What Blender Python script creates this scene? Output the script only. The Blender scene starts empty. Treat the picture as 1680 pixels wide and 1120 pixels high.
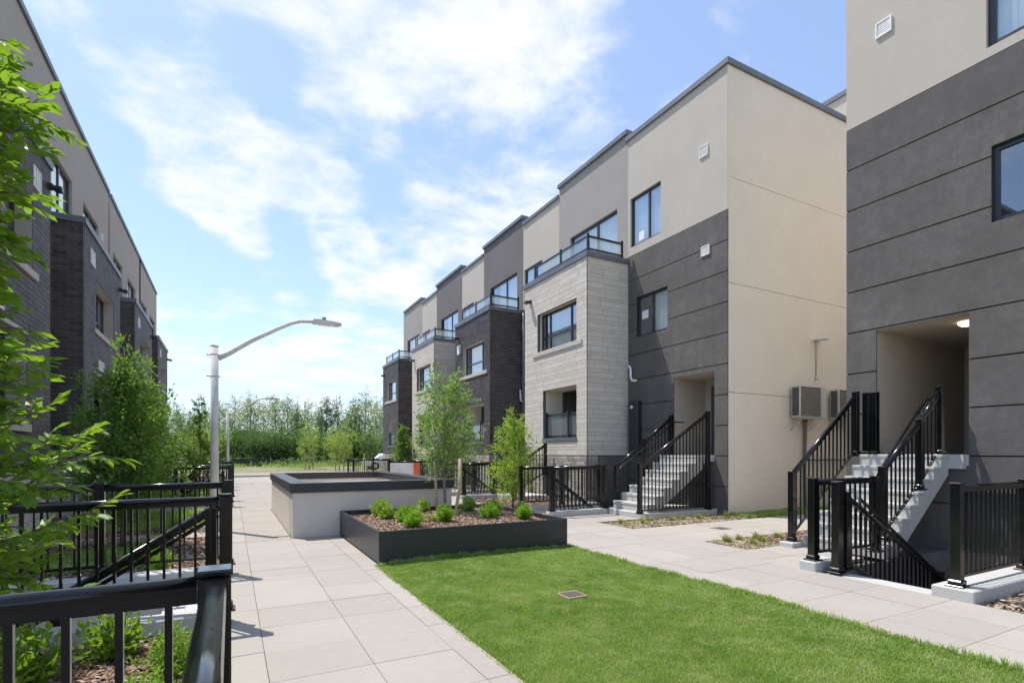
import bpy, bmesh, math, random
import numpy as np
from mathutils import Vector, Matrix, Quaternion
random.seed(7); rng = np.random.default_rng(7)
SC = bpy.context.scene; COL = SC.collection
RAD = math.radians

# ---------------------------------------------------------------- camera
cam = bpy.data.cameras.new('camera'); camo = bpy.data.objects.new('camera', cam); COL.objects.link(camo)
camo.location = (0, 0, 1.5); camo.rotation_euler = (RAD(90), 0, RAD(-28.0))
cam.sensor_width = 36; cam.lens = 867/1680*36; cam.shift_y = (742-560)/1680
cam.clip_start = .05; cam.clip_end = 2000
SC.camera = camo

# ---------------------------------------------------------------- light
SUN_DIR = Vector((.27, -.42, -1.0)).normalized()          # way the light travels
sl = bpy.data.lights.new('sun', 'SUN'); so = bpy.data.objects.new('sun', sl); COL.objects.link(so)
sl.energy = 2.6; sl.angle = RAD(.53); sl.color = (1, .955, .9)
so.rotation_euler = SUN_DIR.to_track_quat('-Z', 'Y').to_euler(); so.location = (-10, 15, 30)
SC.view_settings.view_transform = 'Standard'; SC.view_settings.look = 'None'
SC.view_settings.exposure = 1.06; SC.view_settings.gamma = 1.0; SC.view_settings.use_curve_mapping = False

def make_world():
    w = bpy.data.worlds.new('World'); SC.world = w; w.use_nodes = True
    nt = w.node_tree; N = nt.nodes; L = nt.links; N.clear()
    def n(t, **k):
        o = N.new(t)
        for a, b in k.items(): setattr(o, a, b)
        return o
    def m(op, a, b=None, c=None, clamp=False):
        o = n('ShaderNodeMath', operation=op); o.use_clamp = clamp
        for i, v in enumerate((a, b, c)):
            if v is None: continue
            if isinstance(v, (int, float)): o.inputs[i].default_value = v
            else: L.new(v, o.inputs[i])
        return o.outputs[0]
    sky = n('ShaderNodeTexSky', sky_type='NISHITA'); sky.sun_disc = False
    sky.sun_elevation = math.asin(-SUN_DIR.z); sky.sun_rotation = math.atan2(-SUN_DIR.x, -SUN_DIR.y)
    sky.altitude = 100; sky.air_density = 1.0; sky.dust_density = .6; sky.ozone_density = 1.6
    tc = n('ShaderNodeTexCoord'); vn = n('ShaderNodeVectorMath', operation='NORMALIZE'); L.new(tc.outputs['Generated'], vn.inputs[0])
    sp = n('ShaderNodeSeparateXYZ'); L.new(vn.outputs[0], sp.inputs[0])
    zz = m('MAXIMUM', sp.outputs[2], 0.0); zd = m('ADD', zz, .16)
    px = m('DIVIDE', sp.outputs[0], zd); py = m('DIVIDE', sp.outputs[1], zd)
    cb = n('ShaderNodeCombineXYZ'); L.new(px, cb.inputs[0]); L.new(py, cb.inputs[1])
    mp = n('ShaderNodeMapping'); L.new(cb.outputs[0], mp.inputs[0]); mp.inputs['Rotation'].default_value = (0, 0, RAD(62)); mp.inputs['Scale'].default_value = (.9, 1.1, 1)
    def noise(sc, det, rough, vec, off=0.0, dist=0.0):
        o = n('ShaderNodeTexNoise'); o.noise_dimensions = '4D'; o.inputs['W'].default_value = off
        o.inputs['Scale'].default_value = sc; o.inputs['Detail'].default_value = det; o.inputs['Roughness'].default_value = rough; o.inputs['Distortion'].default_value = dist
        L.new(vec, o.inputs['Vector']); return o.outputs[0]
    big = noise(1.3, 3, .5, mp.outputs[0], 3.3, .3); fine = noise(3.2, 12, .6, mp.outputs[0], 8.1, .35)
    wisp = noise(10, 8, .65, mp.outputs[0], 1.4, .6)
    # cloud banks of the day, placed by direction
    def bank(u, v, r, w, v2=None):
        a = (u-840)/867; b = (742-v)/867; t = RAD(28)
        d = Vector((math.sin(t)+a*math.cos(t), math.cos(t)-a*math.sin(t), b)).normalized()
        dt = n('ShaderNodeVectorMath', operation='DOT_PRODUCT'); L.new(vn.outputs[0], dt.inputs[0]); dt.inputs[1].default_value = d
        mr = n('ShaderNodeMapRange', interpolation_type='SMOOTHSTEP'); L.new(dt.outputs['Value'], mr.inputs[0])
        mr.inputs[1].default_value = math.cos(RAD(r)); mr.inputs[2].default_value = math.cos(RAD(r*.15)); mr.inputs[3].default_value = 0; mr.inputs[4].default_value = w
        return mr.outputs[0]
    banks = [(470,30,12,.30),(640,110,11,.40),(800,150,9,.45),(720,230,7,.35),(780,300,7,.45),(930,320,7,.30),(830,380,6,.45),(900,60,9,.35),(170,95,5,.35),(260,160,5,.5),(330,210,5,.5),(400,250,5,.5),(450,290,4,.45),
             (290,290,3.5,.6),(330,325,3.5,.6),(380,360,3.5,.5),(410,400,2.5,.4),(520,310,4.5,.45),(570,340,4.5,.45),(560,410,4,.7),(600,450,4,.7),(590,490,3,.3),(480,500,2.5,.5),(560,505,2.5,.5),(665,475,3.5,.6),(690,380,5,.35),(740,400,5,.35),(1220,110,6,.5),(1130,230,6,.1),(60,40,7,.10),(340,30,7,.2),
             (460,640,7,.5),(600,620,7,.55),(395,540,4,.5),(520,600,5,.4),(1000,180,6,.25),(300,540,5,.3),
             (1060,60,6,-.3),(1150,30,7,-.25),(1360,60,7,-.6),(340,470,7,-.5),(240,330,5,-.5),(490,430,3.5,-.5),(420,110,4.5,-.4),(560,210,3.5,-.4),(130,230,5,-.4),(650,410,3,-.3),(470,200,3,-.3),(240,60,4,-.3)]
    acc = None
    for b in banks:
        v = bank(*b); acc = v if acc is None else m('ADD', acc, v)
    accs = m('MINIMUM', m('MULTIPLY', acc, .8), .46)
    s = m('ADD', m('MULTIPLY', m('SUBTRACT', big, .5), 1.1), m('MULTIPLY', m('SUBTRACT', fine, .5), 3.0)); s = m('ADD', s, m('MULTIPLY', m('SUBTRACT', wisp, .5), .9)); s = m('ADD', s, accs)
    cov = n('ShaderNodeMapRange', interpolation_type='SMOOTHSTEP'); L.new(s, cov.inputs[0])
    cov.inputs[1].default_value = -.12; cov.inputs[2].default_value = .85
    hz = n('ShaderNodeMapRange', interpolation_type='SMOOTHSTEP'); L.new(sp.outputs[2], hz.inputs[0])
    hz.inputs[1].default_value = .34; hz.inputs[2].default_value = -.02; hz.inputs[3].default_value = 0; hz.inputs[4].default_value = .42
    mx = n('ShaderNodeMix', data_type='RGBA'); L.new(cov.outputs[0], mx.inputs[0])
    # thin veil brightens the blue
    veil = n('ShaderNodeMix', data_type='RGBA'); veil.inputs[0].default_value = .30
    gain = n('ShaderNodeMix', data_type='RGBA', blend_type='MULTIPLY'); gain.inputs[0].default_value = 1
    L.new(sky.outputs[0], gain.inputs[6]); gain.inputs[7].default_value = (.93, .93, 1.0, 1)
    L.new(gain.outputs[2], veil.inputs[6]); veil.inputs[7].default_value = (3.3, 4.2, 5.6, 1)
    L.new(hz.outputs[0], veil.inputs[0])
    v0 = m('ADD', hz.outputs[0], .24); L.new(v0, veil.inputs[0])
    L.new(veil.outputs[2], mx.inputs[6]); mx.inputs[7].default_value = (4.4, 4.55, 4.8, 1)
    bg = n('ShaderNodeBackground'); bg.inputs['Strength'].default_value = .11; L.new(mx.outputs[2], bg.inputs[0])
    out = n('ShaderNodeOutputWorld'); L.new(bg.outputs[0], out.inputs[0])
make_world()

# ---------------------------------------------------------------- materials
class NT:
    def __init__(s, name):
        s.m = bpy.data.materials.new(name); s.m.use_nodes = True; s.nt = s.m.node_tree; s.N = s.nt.nodes; s.L = s.nt.links
        s.b = s.N['Principled BSDF']; s.out = s.N['Material Output']; s._oc = None
    def n(s, t, **k):
        o = s.N.new(t)
        for a, b in k.items(): setattr(o, a, b)
        return o
    def set(s, i, v):
        if hasattr(v, 'is_output') or hasattr(v, 'links'): s.L.new(v, i)
        else: i.default_value = v
    def pos(s):
        if s._oc is None: s._oc = s.n('ShaderNodeNewGeometry').outputs['Position']
        return s._oc
    def noise(s, sc, det=4, rough=.55, vec=None, scale3=None):
        o = s.n('ShaderNodeTexNoise'); o.inputs['Scale'].default_value = sc; o.inputs['Detail'].default_value = det; o.inputs['Roughness'].default_value = rough
        v = vec or s.pos()
        if scale3:
            mp = s.n('ShaderNodeMapping'); s.L.new(v, mp.inputs[0]); mp.inputs['Scale'].default_value = scale3; v = mp.outputs[0]
        s.L.new(v, o.inputs['Vector']); return o.outputs[0]
    def ramp(s, f, stops):
        o = s.n('ShaderNodeValToRGB'); s.L.new(f, o.inputs[0]); e = o.color_ramp.elements
        while len(e) < len(stops): e.new(.5)
        for i, (p, c) in enumerate(stops): e[i].position = p; e[i].color = (*c, 1) if len(c) == 3 else c
        return o.outputs[0]
    def math(s, op, a, b=None):
        o = s.n('ShaderNodeMath', operation=op); s.set(o.inputs[0], a)
        if b is not None: s.set(o.inputs[1], b)
        return o.outputs[0]
    def mr(s, f, a, b, c, d):
        o = s.n('ShaderNodeMapRange'); s.L.new(f, o.inputs[0])
        for i, v in enumerate((a, b, c, d)): o.inputs[i+1].default_value = v
        return o.outputs[0]
    def mix(s, f, a, b, bt='MIX'):
        o = s.n('ShaderNodeMix', data_type='RGBA', blend_type=bt)
        s.set(o.inputs[0], f)
        for i, v in ((6, a), (7, b)):
            if isinstance(v, (tuple, list)): o.inputs[i].default_value = (*v[:3], 1)
            else: s.L.new(v, o.inputs[i])
        return o.outputs[2]
    def bump(s, h, st=.3, dist=.01):
        o = s.n('ShaderNodeBump'); o.inputs['Strength'].default_value = st; o.inputs['Distance'].default_value = dist
        s.L.new(h, o.inputs['Height']); s.L.new(o.outputs[0], s.b.inputs['Normal']); return o
    def base(s, v):
        if isinstance(v, (tuple, list)): s.b.inputs['Base Color'].default_value = (*v[:3], 1)
        else: s.L.new(v, s.b.inputs['Base Color'])
    def rough(s, v): s.set(s.b.inputs['Roughness'], v)

def c3(c, k): return tuple(min(1, x*k) for x in c)
def mat_stucco(name, c, var=.1, bump=.35):
    t = NT(name); n1 = t.noise(.9, 4, .6); n2 = t.noise(7, 7, .78); n3 = t.noise(220, 3, .7); st = t.noise(1.6, 5, .6, scale3=(3, 3, .25))
    col = t.mix(t.mr(n1, .3, .7, 0, 1), c3(c, 1-var), c3(c, 1+var)); col = t.mix(t.mr(n2, .38, .66, 0, .7), col, c3(c, 1-var*1.4))
    col = t.mix(t.mr(st, .5, .85, 0, .35), col, c3(c, 1-var*1.8))
    t.base(col); t.rough(.93); t.b.inputs['Specular IOR Level'].default_value = .25
    t.bump(t.math('ADD', t.math('MULTIPLY', n3, .6), n2), bump, .006); return t.m
def mat_piece(name, c, c2, var=.25, rough=.85, bump=.4, grain=60):
    """pieces (bricks, stones, slabs): each object or island gets its own tone"""
    t = NT(name); oi = t.n('ShaderNodeObjectInfo').outputs['Random']; isl = t.n('ShaderNodeNewGeometry').outputs['Random Per Island']
    r = t.math('FRACT', t.math('ADD', oi, isl)); n1 = t.noise(grain, 5, .65); n2 = t.noise(3, 4, .6)
    col = t.mix(r, c, c2); col = t.mix(t.mr(n1, .3, .75, 0, var), col, c3(c, .45)); col = t.mix(t.mr(n2, .4, .8, 0, var), col, c3(c2, 1.25))
    t.base(col); t.rough(rough); t.b.inputs['Specular IOR Level'].default_value = .3; t.bump(n1, bump, .005); return t.m
def mat_metal_paint(name, c, rough=.3, met=0.0, coat=.3):
    t = NT(name); n1 = t.noise(40, 3, .6); n2 = t.noise(1.7, 3, .6)
    t.base(t.mix(t.mr(n2, .3, .7, 0, 1), c, c3(c, 1.35))); t.rough(t.mr(n1, .3, .7, rough*.8, rough*1.35)); t.b.inputs['Metallic'].default_value = met
    t.b.inputs['Coat Weight'].default_value = coat; t.b.inputs['Coat Roughness'].default_value = .2; t.bump(n1, .05, .001); return t.m
def mat_leaf(name, c, c2, trans=.45, rough=.45):
    t = NT(name); isl = t.n('ShaderNodeNewGeometry').outputs['Random Per Island']; oi = t.n('ShaderNodeObjectInfo').outputs['Random']
    r = t.math('FRACT', t.math('ADD', oi, isl)); n1 = t.noise(1.5, 3, .6)
    col = t.mix(r, c, c2); col = t.mix(t.mr(n1, .35, .7, 0, .5), col, c3(c, .75)); t.base(col); t.rough(rough)
    t.b.inputs['Specular IOR Level'].default_value = .4
    tr = t.n('ShaderNodeBsdfTranslucent'); tc = t.mix(.6, col, c3((c2[0]*1.5, c2[1]*1.5, c2[2]*.6), 1.3)); t.L.new(tc, tr.inputs[0])
    ms = t.n('ShaderNodeMixShader'); ms.inputs[0].default_value = trans; t.L.new(t.b.outputs[0], ms.inputs[1]); t.L.new(tr.outputs[0], ms.inputs[2]); t.L.new(ms.outputs[0], t.out.inputs[0])
    return t.m
def mat_glass(name, tint, refl, milk=0.0):
    t = NT(name); tr = t.n('ShaderNodeBsdfTransparent'); tr.inputs[0].default_value = (*tint, 1); gl = t.n('ShaderNodeBsdfGlossy'); gl.inputs['Roughness'].default_value = .015
    gl.inputs[0].default_value = (.9, .95, 1, 1)
    fr = t.n('ShaderNodeLayerWeight'); fr.inputs[0].default_value = .5; f = t.mr(t.math('POWER', fr.outputs['Facing'], 3.2), 0, 1, refl, .85)
    nb = t.n('ShaderNodeBump'); nb.inputs['Strength'].default_value = .04; t.L.new(t.noise(1.2, 2, .5), nb.inputs['Height']); t.L.new(nb.outputs[0], gl.inputs['Normal'])
    ms = t.n('ShaderNodeMixShader'); t.L.new(f, ms.inputs[0]); t.L.new(tr.outputs[0], ms.inputs[1]); t.L.new(gl.outputs[0], ms.inputs[2]); fin = ms.outputs[0]
    if milk:
        df = t.n('ShaderNodeBsdfDiffuse'); df.inputs[0].default_value = (.62, .68, .68, 1); tl = t.n('ShaderNodeBsdfTranslucent'); tl.inputs[0].default_value = (.62, .68, .68, 1); m1 = t.n('ShaderNodeMixShader'); t.L.new(df.outputs[0], m1.inputs[1]); t.L.new(tl.outputs[0], m1.inputs[2])
        m2 = t.n('ShaderNodeMixShader'); m2.inputs[0].default_value = milk; t.L.new(fin, m2.inputs[1]); t.L.new(m1.outputs[0], m2.inputs[2]); fin = m2.outputs[0]
    t.L.new(fin, t.out.inputs[0]); return t.m
def mat_simple(name, c, rough=.8, var=.15, sc=20, bump=.2):
    t = NT(name); n1 = t.noise(sc, 5, .65); n2 = t.noise(sc*.07, 3, .6)
    col = t.mix(t.mr(n1, .3, .7, 0, 1), c3(c, 1-var), c3(c, 1+var)); col = t.mix(t.mr(n2, .4, .7, 0, .4), col, c3(c, 1-var*1.5)); t.base(col); t.rough(rough); t.bump(n1, bump, .01); return t.m

M = {}
M['beige'] = mat_stucco('beige_stucco', (.56, .505, .43), .05)
M['cream'] = mat_stucco('cream_stucco', (.76, .70, .61), .045)
M['greige'] = mat_stucco('greige_stucco', (.385, .355, .32), .05)
M['taupe'] = mat_stucco('taupe_stucco', (.47, .41, .345), .05)
M['charcoal'] = mat_stucco('charcoal_stucco', (.152, .14, .131), .22, .5)
M['midgrey'] = mat_stucco('mid_grey_stucco', (.19, .175, .17), .1)
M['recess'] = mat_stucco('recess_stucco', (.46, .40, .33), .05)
M['boxstucco'] = mat_stucco('box_stucco', (.66, .60, .53), .05)
M['groove'] = mat_simple('joint_shadow_gap', (.03, .03, .032), .9)
M['brick'] = mat_piece('dark_brick', (.058, .051, .053), (.12, .105, .106), .35, .62, .35)
M['lbrick'] = mat_piece('umber_brick', (.07, .06, .059), (.14, .118, .112), .35, .6, .35)
M['mortar'] = mat_simple('grey_mortar', (.25, .235, .225), .95, .15, 60)
M['mortar_b'] = mat_simple('brick_mortar', (.44, .405, .37), .95, .15, 60)
M['mortar_d'] = mat_simple('dark_mortar', (.17, .16, .16), .95, .15, 60)
M['mortar_l'] = mat_simple('light_mortar', (.15, .135, .125), .95, .12, 60)
M['stone'] = mat_piece('cream_stone_block', (.62, .565, .49), (.70, .645, .57), .10, .9, .3, 40)
M['split'] = mat_piece('split_face_stone', (.30, .27, .235), (.55, .5, .44), .35, .95, .9, 25)
M['sill'] = mat_simple('cast_stone', (.56, .52, .46), .9, .06, 30)
M['frame'] = mat_metal_paint('window_frame_black', (.022, .026, .033), .35, 0, .2)
M['black'] = mat_metal_paint('railing_black', (.004, .0043, .005), .17, 0, .25)
M['black'].node_tree.nodes['Principled BSDF'].inputs['Specular IOR Level'].default_value = .42
M['coping'] = mat_metal_paint('coping_metal', (.13, .142, .16), .45, .2, .1)
M['blackcap'] = mat_metal_paint('black_metal_cladding', (.022, .023, .027), .42, 0, .15)
M['glass'] = mat_glass('window_glass', (.90, .94, .95), .16)
M['bglass'] = mat_glass('balustrade_glass', (.93, .97, .97), .05, .28)
M['curtain'] = mat_simple('curtain_fabric', (.85, .85, .83), .95, .06, 6, .4)
M['interior'] = mat_simple('interior_shell', (.12, .115, .11), .9)
M['white'] = mat_metal_paint('white_plastic', (.72, .71, .69), .45, 0, 0)
M['galv'] = mat_metal_paint('grey_painted_steel', (.60, .585, .55), .7, 0, 0)
M['wood'] = mat_simple('stake_wood', (.52, .40, .26), .85, .2, 12, .3)
M['bark'] = mat_simple('bark', (.17, .135, .105), .95, .3, 30, .8)
M['barkl'] = mat_simple('pale_bark', (.26, .235, .2), .95, .25, 30, .6)
M['door'] = mat_metal_paint('door_paint', (.055, .062, .068), .4)
M['step'] = mat_simple('cast_concrete_pale', (.50, .495, .47), .85, .08, 18, .3)
M['orange'] = mat_metal_paint('orange_board', (.75, .16, .08), .5)
M['asphalt'] = mat_simple('asphalt', (.06, .06, .06), .95, .2, 80)
M['dirt'] = mat_simple('dry_earth', (.33, .26, .20), .98, .25, 3, .8)
M['silt'] = mat_simple('silt_fabric', (.03, .042, .03), .8)
M['blue'] = mat_metal_paint('blue_sheet', (.10, .22, .42), .5)
M['red'] = mat_metal_paint('red_glass', (.25, .02, .02), .2)
M['tyre'] = mat_simple('tyre_rubber', (.02, .02, .02), .8)
M['acgrey'] = mat_metal_paint('unit_casing', (.46, .455, .44), .5, 0, 0)
M['acdark'] = mat_metal_paint('unit_coil', (.07, .068, .065), .6, 0, 0)
M['acgrill'] = mat_metal_paint('unit_grille', (.22, .2, .18), .5, 0, 0)
M['lampglow'] = NT('ceiling_lamp_glass').m
_b = M['lampglow'].node_tree.nodes['Principled BSDF']; _b.inputs['Emission Color'].default_value = (1, .85, .6, 1); _b.inputs['Emission Strength'].default_value = 2.0
def mk_slab():
    t = NT('concrete_paver'); oi = t.n('ShaderNodeObjectInfo').outputs['Random']; isl = t.n('ShaderNodeNewGeometry').outputs['Random Per Island']
    r = t.math('FRACT', t.math('ADD', oi, isl)); n1 = t.noise(.8, 6, .62); n2 = t.noise(9, 7, .7); n3 = t.noise(160, 3, .6); n4 = t.noise(4.5, 8, .75)
    c = t.mix(r, (.35, .316, .276), (.405, .37, .327)); c = t.mix(t.mr(n1, .35, .7, 0, .6), c, (.335, .30, .262)); c = t.mix(t.mr(n2, .45, .75, 0, .3), c, (.45, .412, .37))
    c = t.mix(t.mr(n4, .6, .72, 0, .55), c, (.22, .2, .175)); c = t.mix(t.mr(t.noise(.35, 5, .7), .5, .75, 0, .35), c, (.31, .28, .25))
    t.base(c); t.rough(.9); t.b.inputs['Specular IOR Level'].default_value = .3; t.bump(t.math('ADD', n3, n2), .25, .004); return t.m
M['slab'] = mk_slab()
M['jointsand'] = mat_simple('joint_sand', (.12, .11, .1), .98)
def mk_mulch():
    t = NT('bark_mulch'); isl = t.n('ShaderNodeNewGeometry').outputs['Random Per Island']; n1 = t.noise(50, 4, .6)
    c = t.ramp(isl, [(0, (.10, .055, .035)), (.4, (.27, .165, .11)), (.75, (.42, .28, .20)), (1, (.58, .44, .34))]); t.base(t.mix(t.mr(n1, .3, .7, 0, .4), c, (.08, .045, .03))); t.rough(.95); return t.m
M['mulch'] = mk_mulch(); M['mulchpale'] = mat_piece('dry_bark_mulch', (.26, .19, .13), (.55, .44, .33), .4, .95, .3); M['mulchpalebase'] = mat_simple('dry_mulch_soil', (.24, .18, .13), .98, .35, 30, 1); M['mulchbase'] = mat_simple('mulch_soil', (.12, .07, .05), .98, .35, 30, 1)
def mk_grass():
    t = NT('grass_blades'); isl = t.n('ShaderNodeNewGeometry').outputs['Random Per Island']; n1 = t.noise(1.1, 3, .6); n2 = t.noise(6, 4, .6)
    c = t.mix(isl, (.10, .235, .026), (.48, .60, .14)); c = t.mix(t.mr(n1, .4, .62, 0, .55), c, (.11, .25, .025)); c = t.mix(t.mr(t.noise(2.6, 7, .8), .46, .64, 0, .75), c, (.56, .60, .25)); c = t.mix(t.mr(n2, .48, .72, 0, .6), c, (.42, .47, .19))
    c = t.mix(t.mr(t.noise(2.3, 3, .5), .67, .73, 0, .85), c, (.60, .48, .26))
    t.base(c); t.rough(.5); tr = t.n('ShaderNodeBsdfTranslucent'); t.L.new(t.mix(.5, c, (.42, .62, .07)), tr.inputs[0]); ms = t.n('ShaderNodeMixShader'); ms.inputs[0].default_value = .42
    t.L.new(t.b.outputs[0], ms.inputs[1]); t.L.new(tr.outputs[0], ms.inputs[2]); t.L.new(ms.outputs[0], t.out.inputs[0]); return t.m
M['grass'] = mk_grass(); M['turf'] = mat_simple('turf_soil', (.16, .19, .06), .98, .4, 25, .8)
def mk_field():
    t = NT('field_ground'); n1 = t.noise(.25, 6, .65); n2 = t.noise(3, 6, .7)
    c = t.mix(t.mr(n1, .35, .65, 0, 1), (.12, .16, .05), (.33, .27, .18)); c = t.mix(t.mr(n2, .4, .7, 0, .6), c, (.07, .11, .03)); t.base(c); t.rough(.98); t.bump(n2, .8, .1); return t.m
M['field'] = mk_field()
M['leafA'] = mat_leaf('hornbeam_leaf', (.095, .19, .02), (.215, .35, .045), .45)
M['leafB'] = mat_leaf('young_tree_leaf', (.12, .21, .055), (.24, .36, .11), .4)
M['leafC'] = mat_leaf('column_tree_leaf', (.085, .18, .03), (.18, .30, .06), .4)
M['leafD'] = mat_leaf('spirea_leaf', (.13, .29, .02), (.27, .45, .05), .4)
M['leafE'] = mat_leaf('yellow_green_leaf', (.16, .28, .03), (.32, .44, .08), .45)
M['woods'] = [mat_leaf('wood_leaf_%s' % s, a, b, .35, .7) for s, a, b in (('mid', (.12, .20, .07), (.21, .30, .12)), ('dark', (.06, .12, .04), (.12, .20, .07)), ('pale', (.24, .31, .16), (.35, .42, .24)), ('lime', (.20, .30, .07), (.32, .42, .12)))]  # far greens, lightened in the leaf colour itself to stand in for haze
M['tuft'] = mat_leaf('tuft_grass', (.17, .24, .045), (.34, .36, .12), .3)

# ---------------------------------------------------------------- object helpers
ORG = {}
def empty(name, label, cat, loc=(0, 0, 0), group=None, kind=None):
    o = bpy.data.objects.new(name, None); COL.objects.link(o); o.location = loc; o.empty_display_size = .1
    if label: o['label'] = label
    if cat: o['category'] = cat
    if group: o['group'] = group
    if kind: o['kind'] = kind
    ORG[o] = Vector(loc); return o
def link(name, me, loc, parent=None, rot=None, kind=None, label=None, cat=None, group=None):
    o = bpy.data.objects.new(name, me); COL.objects.link(o); loc = Vector(loc); ORG[o] = loc
    if parent is not None: o.parent = parent; o.location = loc-ORG[parent]
    else: o.location = loc
    if rot is not None: o.rotation_mode = 'QUATERNION'; o.rotation_quaternion = rot
    if kind: o['kind'] = kind
    if label: o['label'] = label
    if cat: o['category'] = cat
    if group: o['group'] = group
    return o
CACHE = {}
def box_mesh(dx, dy, dz, mat, bev=0):
    k = (round(dx, 3), round(dy, 3), round(dz, 3), mat, bev)
    if k not in CACHE:
        bm = bmesh.new(); bmesh.ops.create_cube(bm, size=1, matrix=Matrix.Diagonal((dx, dy, dz, 1)))
        if bev: bmesh.ops.bevel(bm, geom=bm.edges[:], offset=bev, segments=1, affect='EDGES')
        me = bpy.data.meshes.new('box'); bm.to_mesh(me); bm.free(); me.materials.append(M[mat] if isinstance(mat, str) else mat); CACHE[k] = me
    return CACHE[k]
def box(name, x0, x1, y0, y1, z0, z1, mat, parent=None, bev=0, **k):
    if x1 < x0: x0, x1 = x1, x0
    if y1 < y0: y0, y1 = y1, y0
    return link(name, box_mesh(x1-x0, y1-y0, z1-z0, mat, bev), ((x0+x1)/2, (y0+y1)/2, (z0+z1)/2), parent, **k)
def boxes_mesh(lst, mat):
    """many boxes in one mesh; lst of (x0,x1,y0,y1,z0,z1), world coordinates"""
    a = np.array(lst, dtype=np.float32).reshape(-1, 6); n = len(a)
    idx = np.array([(0,2,4),(1,2,4),(1,3,4),(0,3,4),(0,2,5),(1,2,5),(1,3,5),(0,3,5)])
    co = np.stack([a[:, idx[:, 0]], a[:, idx[:, 1]], a[:, idx[:, 2]]], axis=2).reshape(-1, 3)
    f = np.array([(0,3,2,1),(4,5,6,7),(0,1,5,4),(1,2,6,5),(2,3,7,6),(3,0,4,7)])
    faces = (f[None]+(np.arange(n)*8)[:, None, None]).reshape(-1)
    return raw_mesh(co, faces, 4, mat)
def raw_mesh(co, faces, k, mat, smooth=False):
    co = np.asarray(co, dtype=np.float32).reshape(-1, 3); faces = np.asarray(faces, dtype=np.int32).reshape(-1); nf = len(faces)//k
    me = bpy.data.meshes.new('mesh'); me.vertices.add(len(co)); me.vertices.foreach_set('co', co.reshape(-1))
    me.loops.add(len(faces)); me.loops.foreach_set('vertex_index', faces)
    me.polygons.add(nf); me.polygons.foreach_set('loop_start', np.arange(0, nf*k, k, dtype=np.int32)); me.polygons.foreach_set('loop_total', np.full(nf, k, dtype=np.int32))
    me.polygons.foreach_set('use_smooth', np.full(nf, smooth, dtype=bool))
    me.update(calc_edges=True); me.materials.append(M[mat] if isinstance(mat, str) else mat); return me
def boxes(name, lst, mat, parent=None, **k):
    org = ORG[parent] if parent is not None else Vector((0, 0, 0))
    me = boxes_mesh(np.array(lst)-np.array([org.x, org.x, org.y, org.y, org.z, org.z]), mat)
    return link(name, me, org, parent, **k)
def bar(name, p0, p1, w, h, mat, parent=None, **k):
    """rectangular bar between two points, w across (horizontal), h deep"""
    p0 = Vector(p0); p1 = Vector(p1); d = p1-p0; L = d.length; x = d.normalized(); side = Vector((0, 0, 1)).cross(x)
    if side.length < 1e-4: side = Vector((0, 1, 0))
    side.normalize(); up = x.cross(side); q = Matrix((x, side, up)).transposed().to_quaternion()
    return link(name, box_mesh(L, w, h, mat, 0), (p0+p1)/2, parent, rot=q, **k)
def rail_mesh(L, mat='black', s=1.0):
    k = ('rail', round(L, 3), mat, s)
    if k in CACHE: return CACHE[k]
    prof = [(-.024, -.045), (.024, -.045), (.024, -.012), (.031, -.010), (.033, .008), (.028, .022), (.014, .031), (0, .033), (-.014, .031), (-.028, .022), (-.033, .008), (-.031, -.010), (-.024, -.012)]
    co = [(x, y*s, z*s) for x in (-L/2, L/2) for y, z in prof]; n = len(prof)
    bm = bmesh.new(); v = [bm.verts.new(c) for c in co]
    for i in range(n):
        f = bm.faces.new((v[i], v[(i+1) % n], v[n+(i+1) % n], v[n+i])); f.smooth = 3 < i < 10
    bm.faces.new(v[:n][::-1]); bm.faces.new(v[n:]); bm.normal_update()
    me = bpy.data.meshes.new('rail'); bm.to_mesh(me); bm.free(); me.materials.append(M[mat]); CACHE[k] = me; return me
def rail(name, p0, p1, parent, s=1.0):
    p0 = Vector(p0); p1 = Vector(p1); d = p1-p0; x = d.normalized(); side = Vector((0, 0, 1)).cross(x).normalized(); up = x.cross(side)
    return link(name, rail_mesh(d.length, 'black', s), (p0+p1)/2, parent, rot=Matrix((x, side, up)).transposed().to_quaternion())
def tube_mesh(paths, mat, seg=8, org=(0, 0, 0)):
    """paths: list of [(point, radius)...]"""
    co = []; fc = []; org = Vector(org)
    for path in paths:
        pts = [Vector(p) for p, r in path]; base = len(co)
        for i, (p, r) in enumerate(path):
            d = (pts[min(i+1, len(pts)-1)]-pts[max(i-1, 0)]).normalized(); a = d.orthogonal().normalized() if i == 0 else (a-d*a.dot(d)).normalized(); b = d.cross(a)
            for j in range(seg):
                t = 2*math.pi*j/seg; co.append(Vector(p)-org+a*math.cos(t)*r+b*math.sin(t)*r)
        for i in range(len(path)-1):
            for j in range(seg):
                fc.append((base+i*seg+j, base+i*seg+(j+1) % seg, base+(i+1)*seg+(j+1) % seg, base+(i+1)*seg+j))
        n = len(co); co.append(pts[0]-org); co.append(pts[-1]-org)
        for j in range(seg):
            fc.append((base+(j+1) % seg, base+j, n, n)); k = base+(len(path)-1)*seg; fc.append((k+j, k+(j+1) % seg, n+1, n+1))
    me = bpy.data.meshes.new('tube'); me.from_pydata(co, [], [tuple(dict.fromkeys(f)) for f in fc]); me.polygons.foreach_set('use_smooth', [True]*len(me.polygons)); me.update(); me.materials.append(M[mat] if isinstance(mat, str) else mat); return me
def tube(name, paths, mat, parent=None, seg=8, **k):
    org = ORG[parent] if parent is not None else Vector((0, 0, 0)); return link(name, tube_mesh(paths, mat, seg, org), org, parent, **k)
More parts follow.
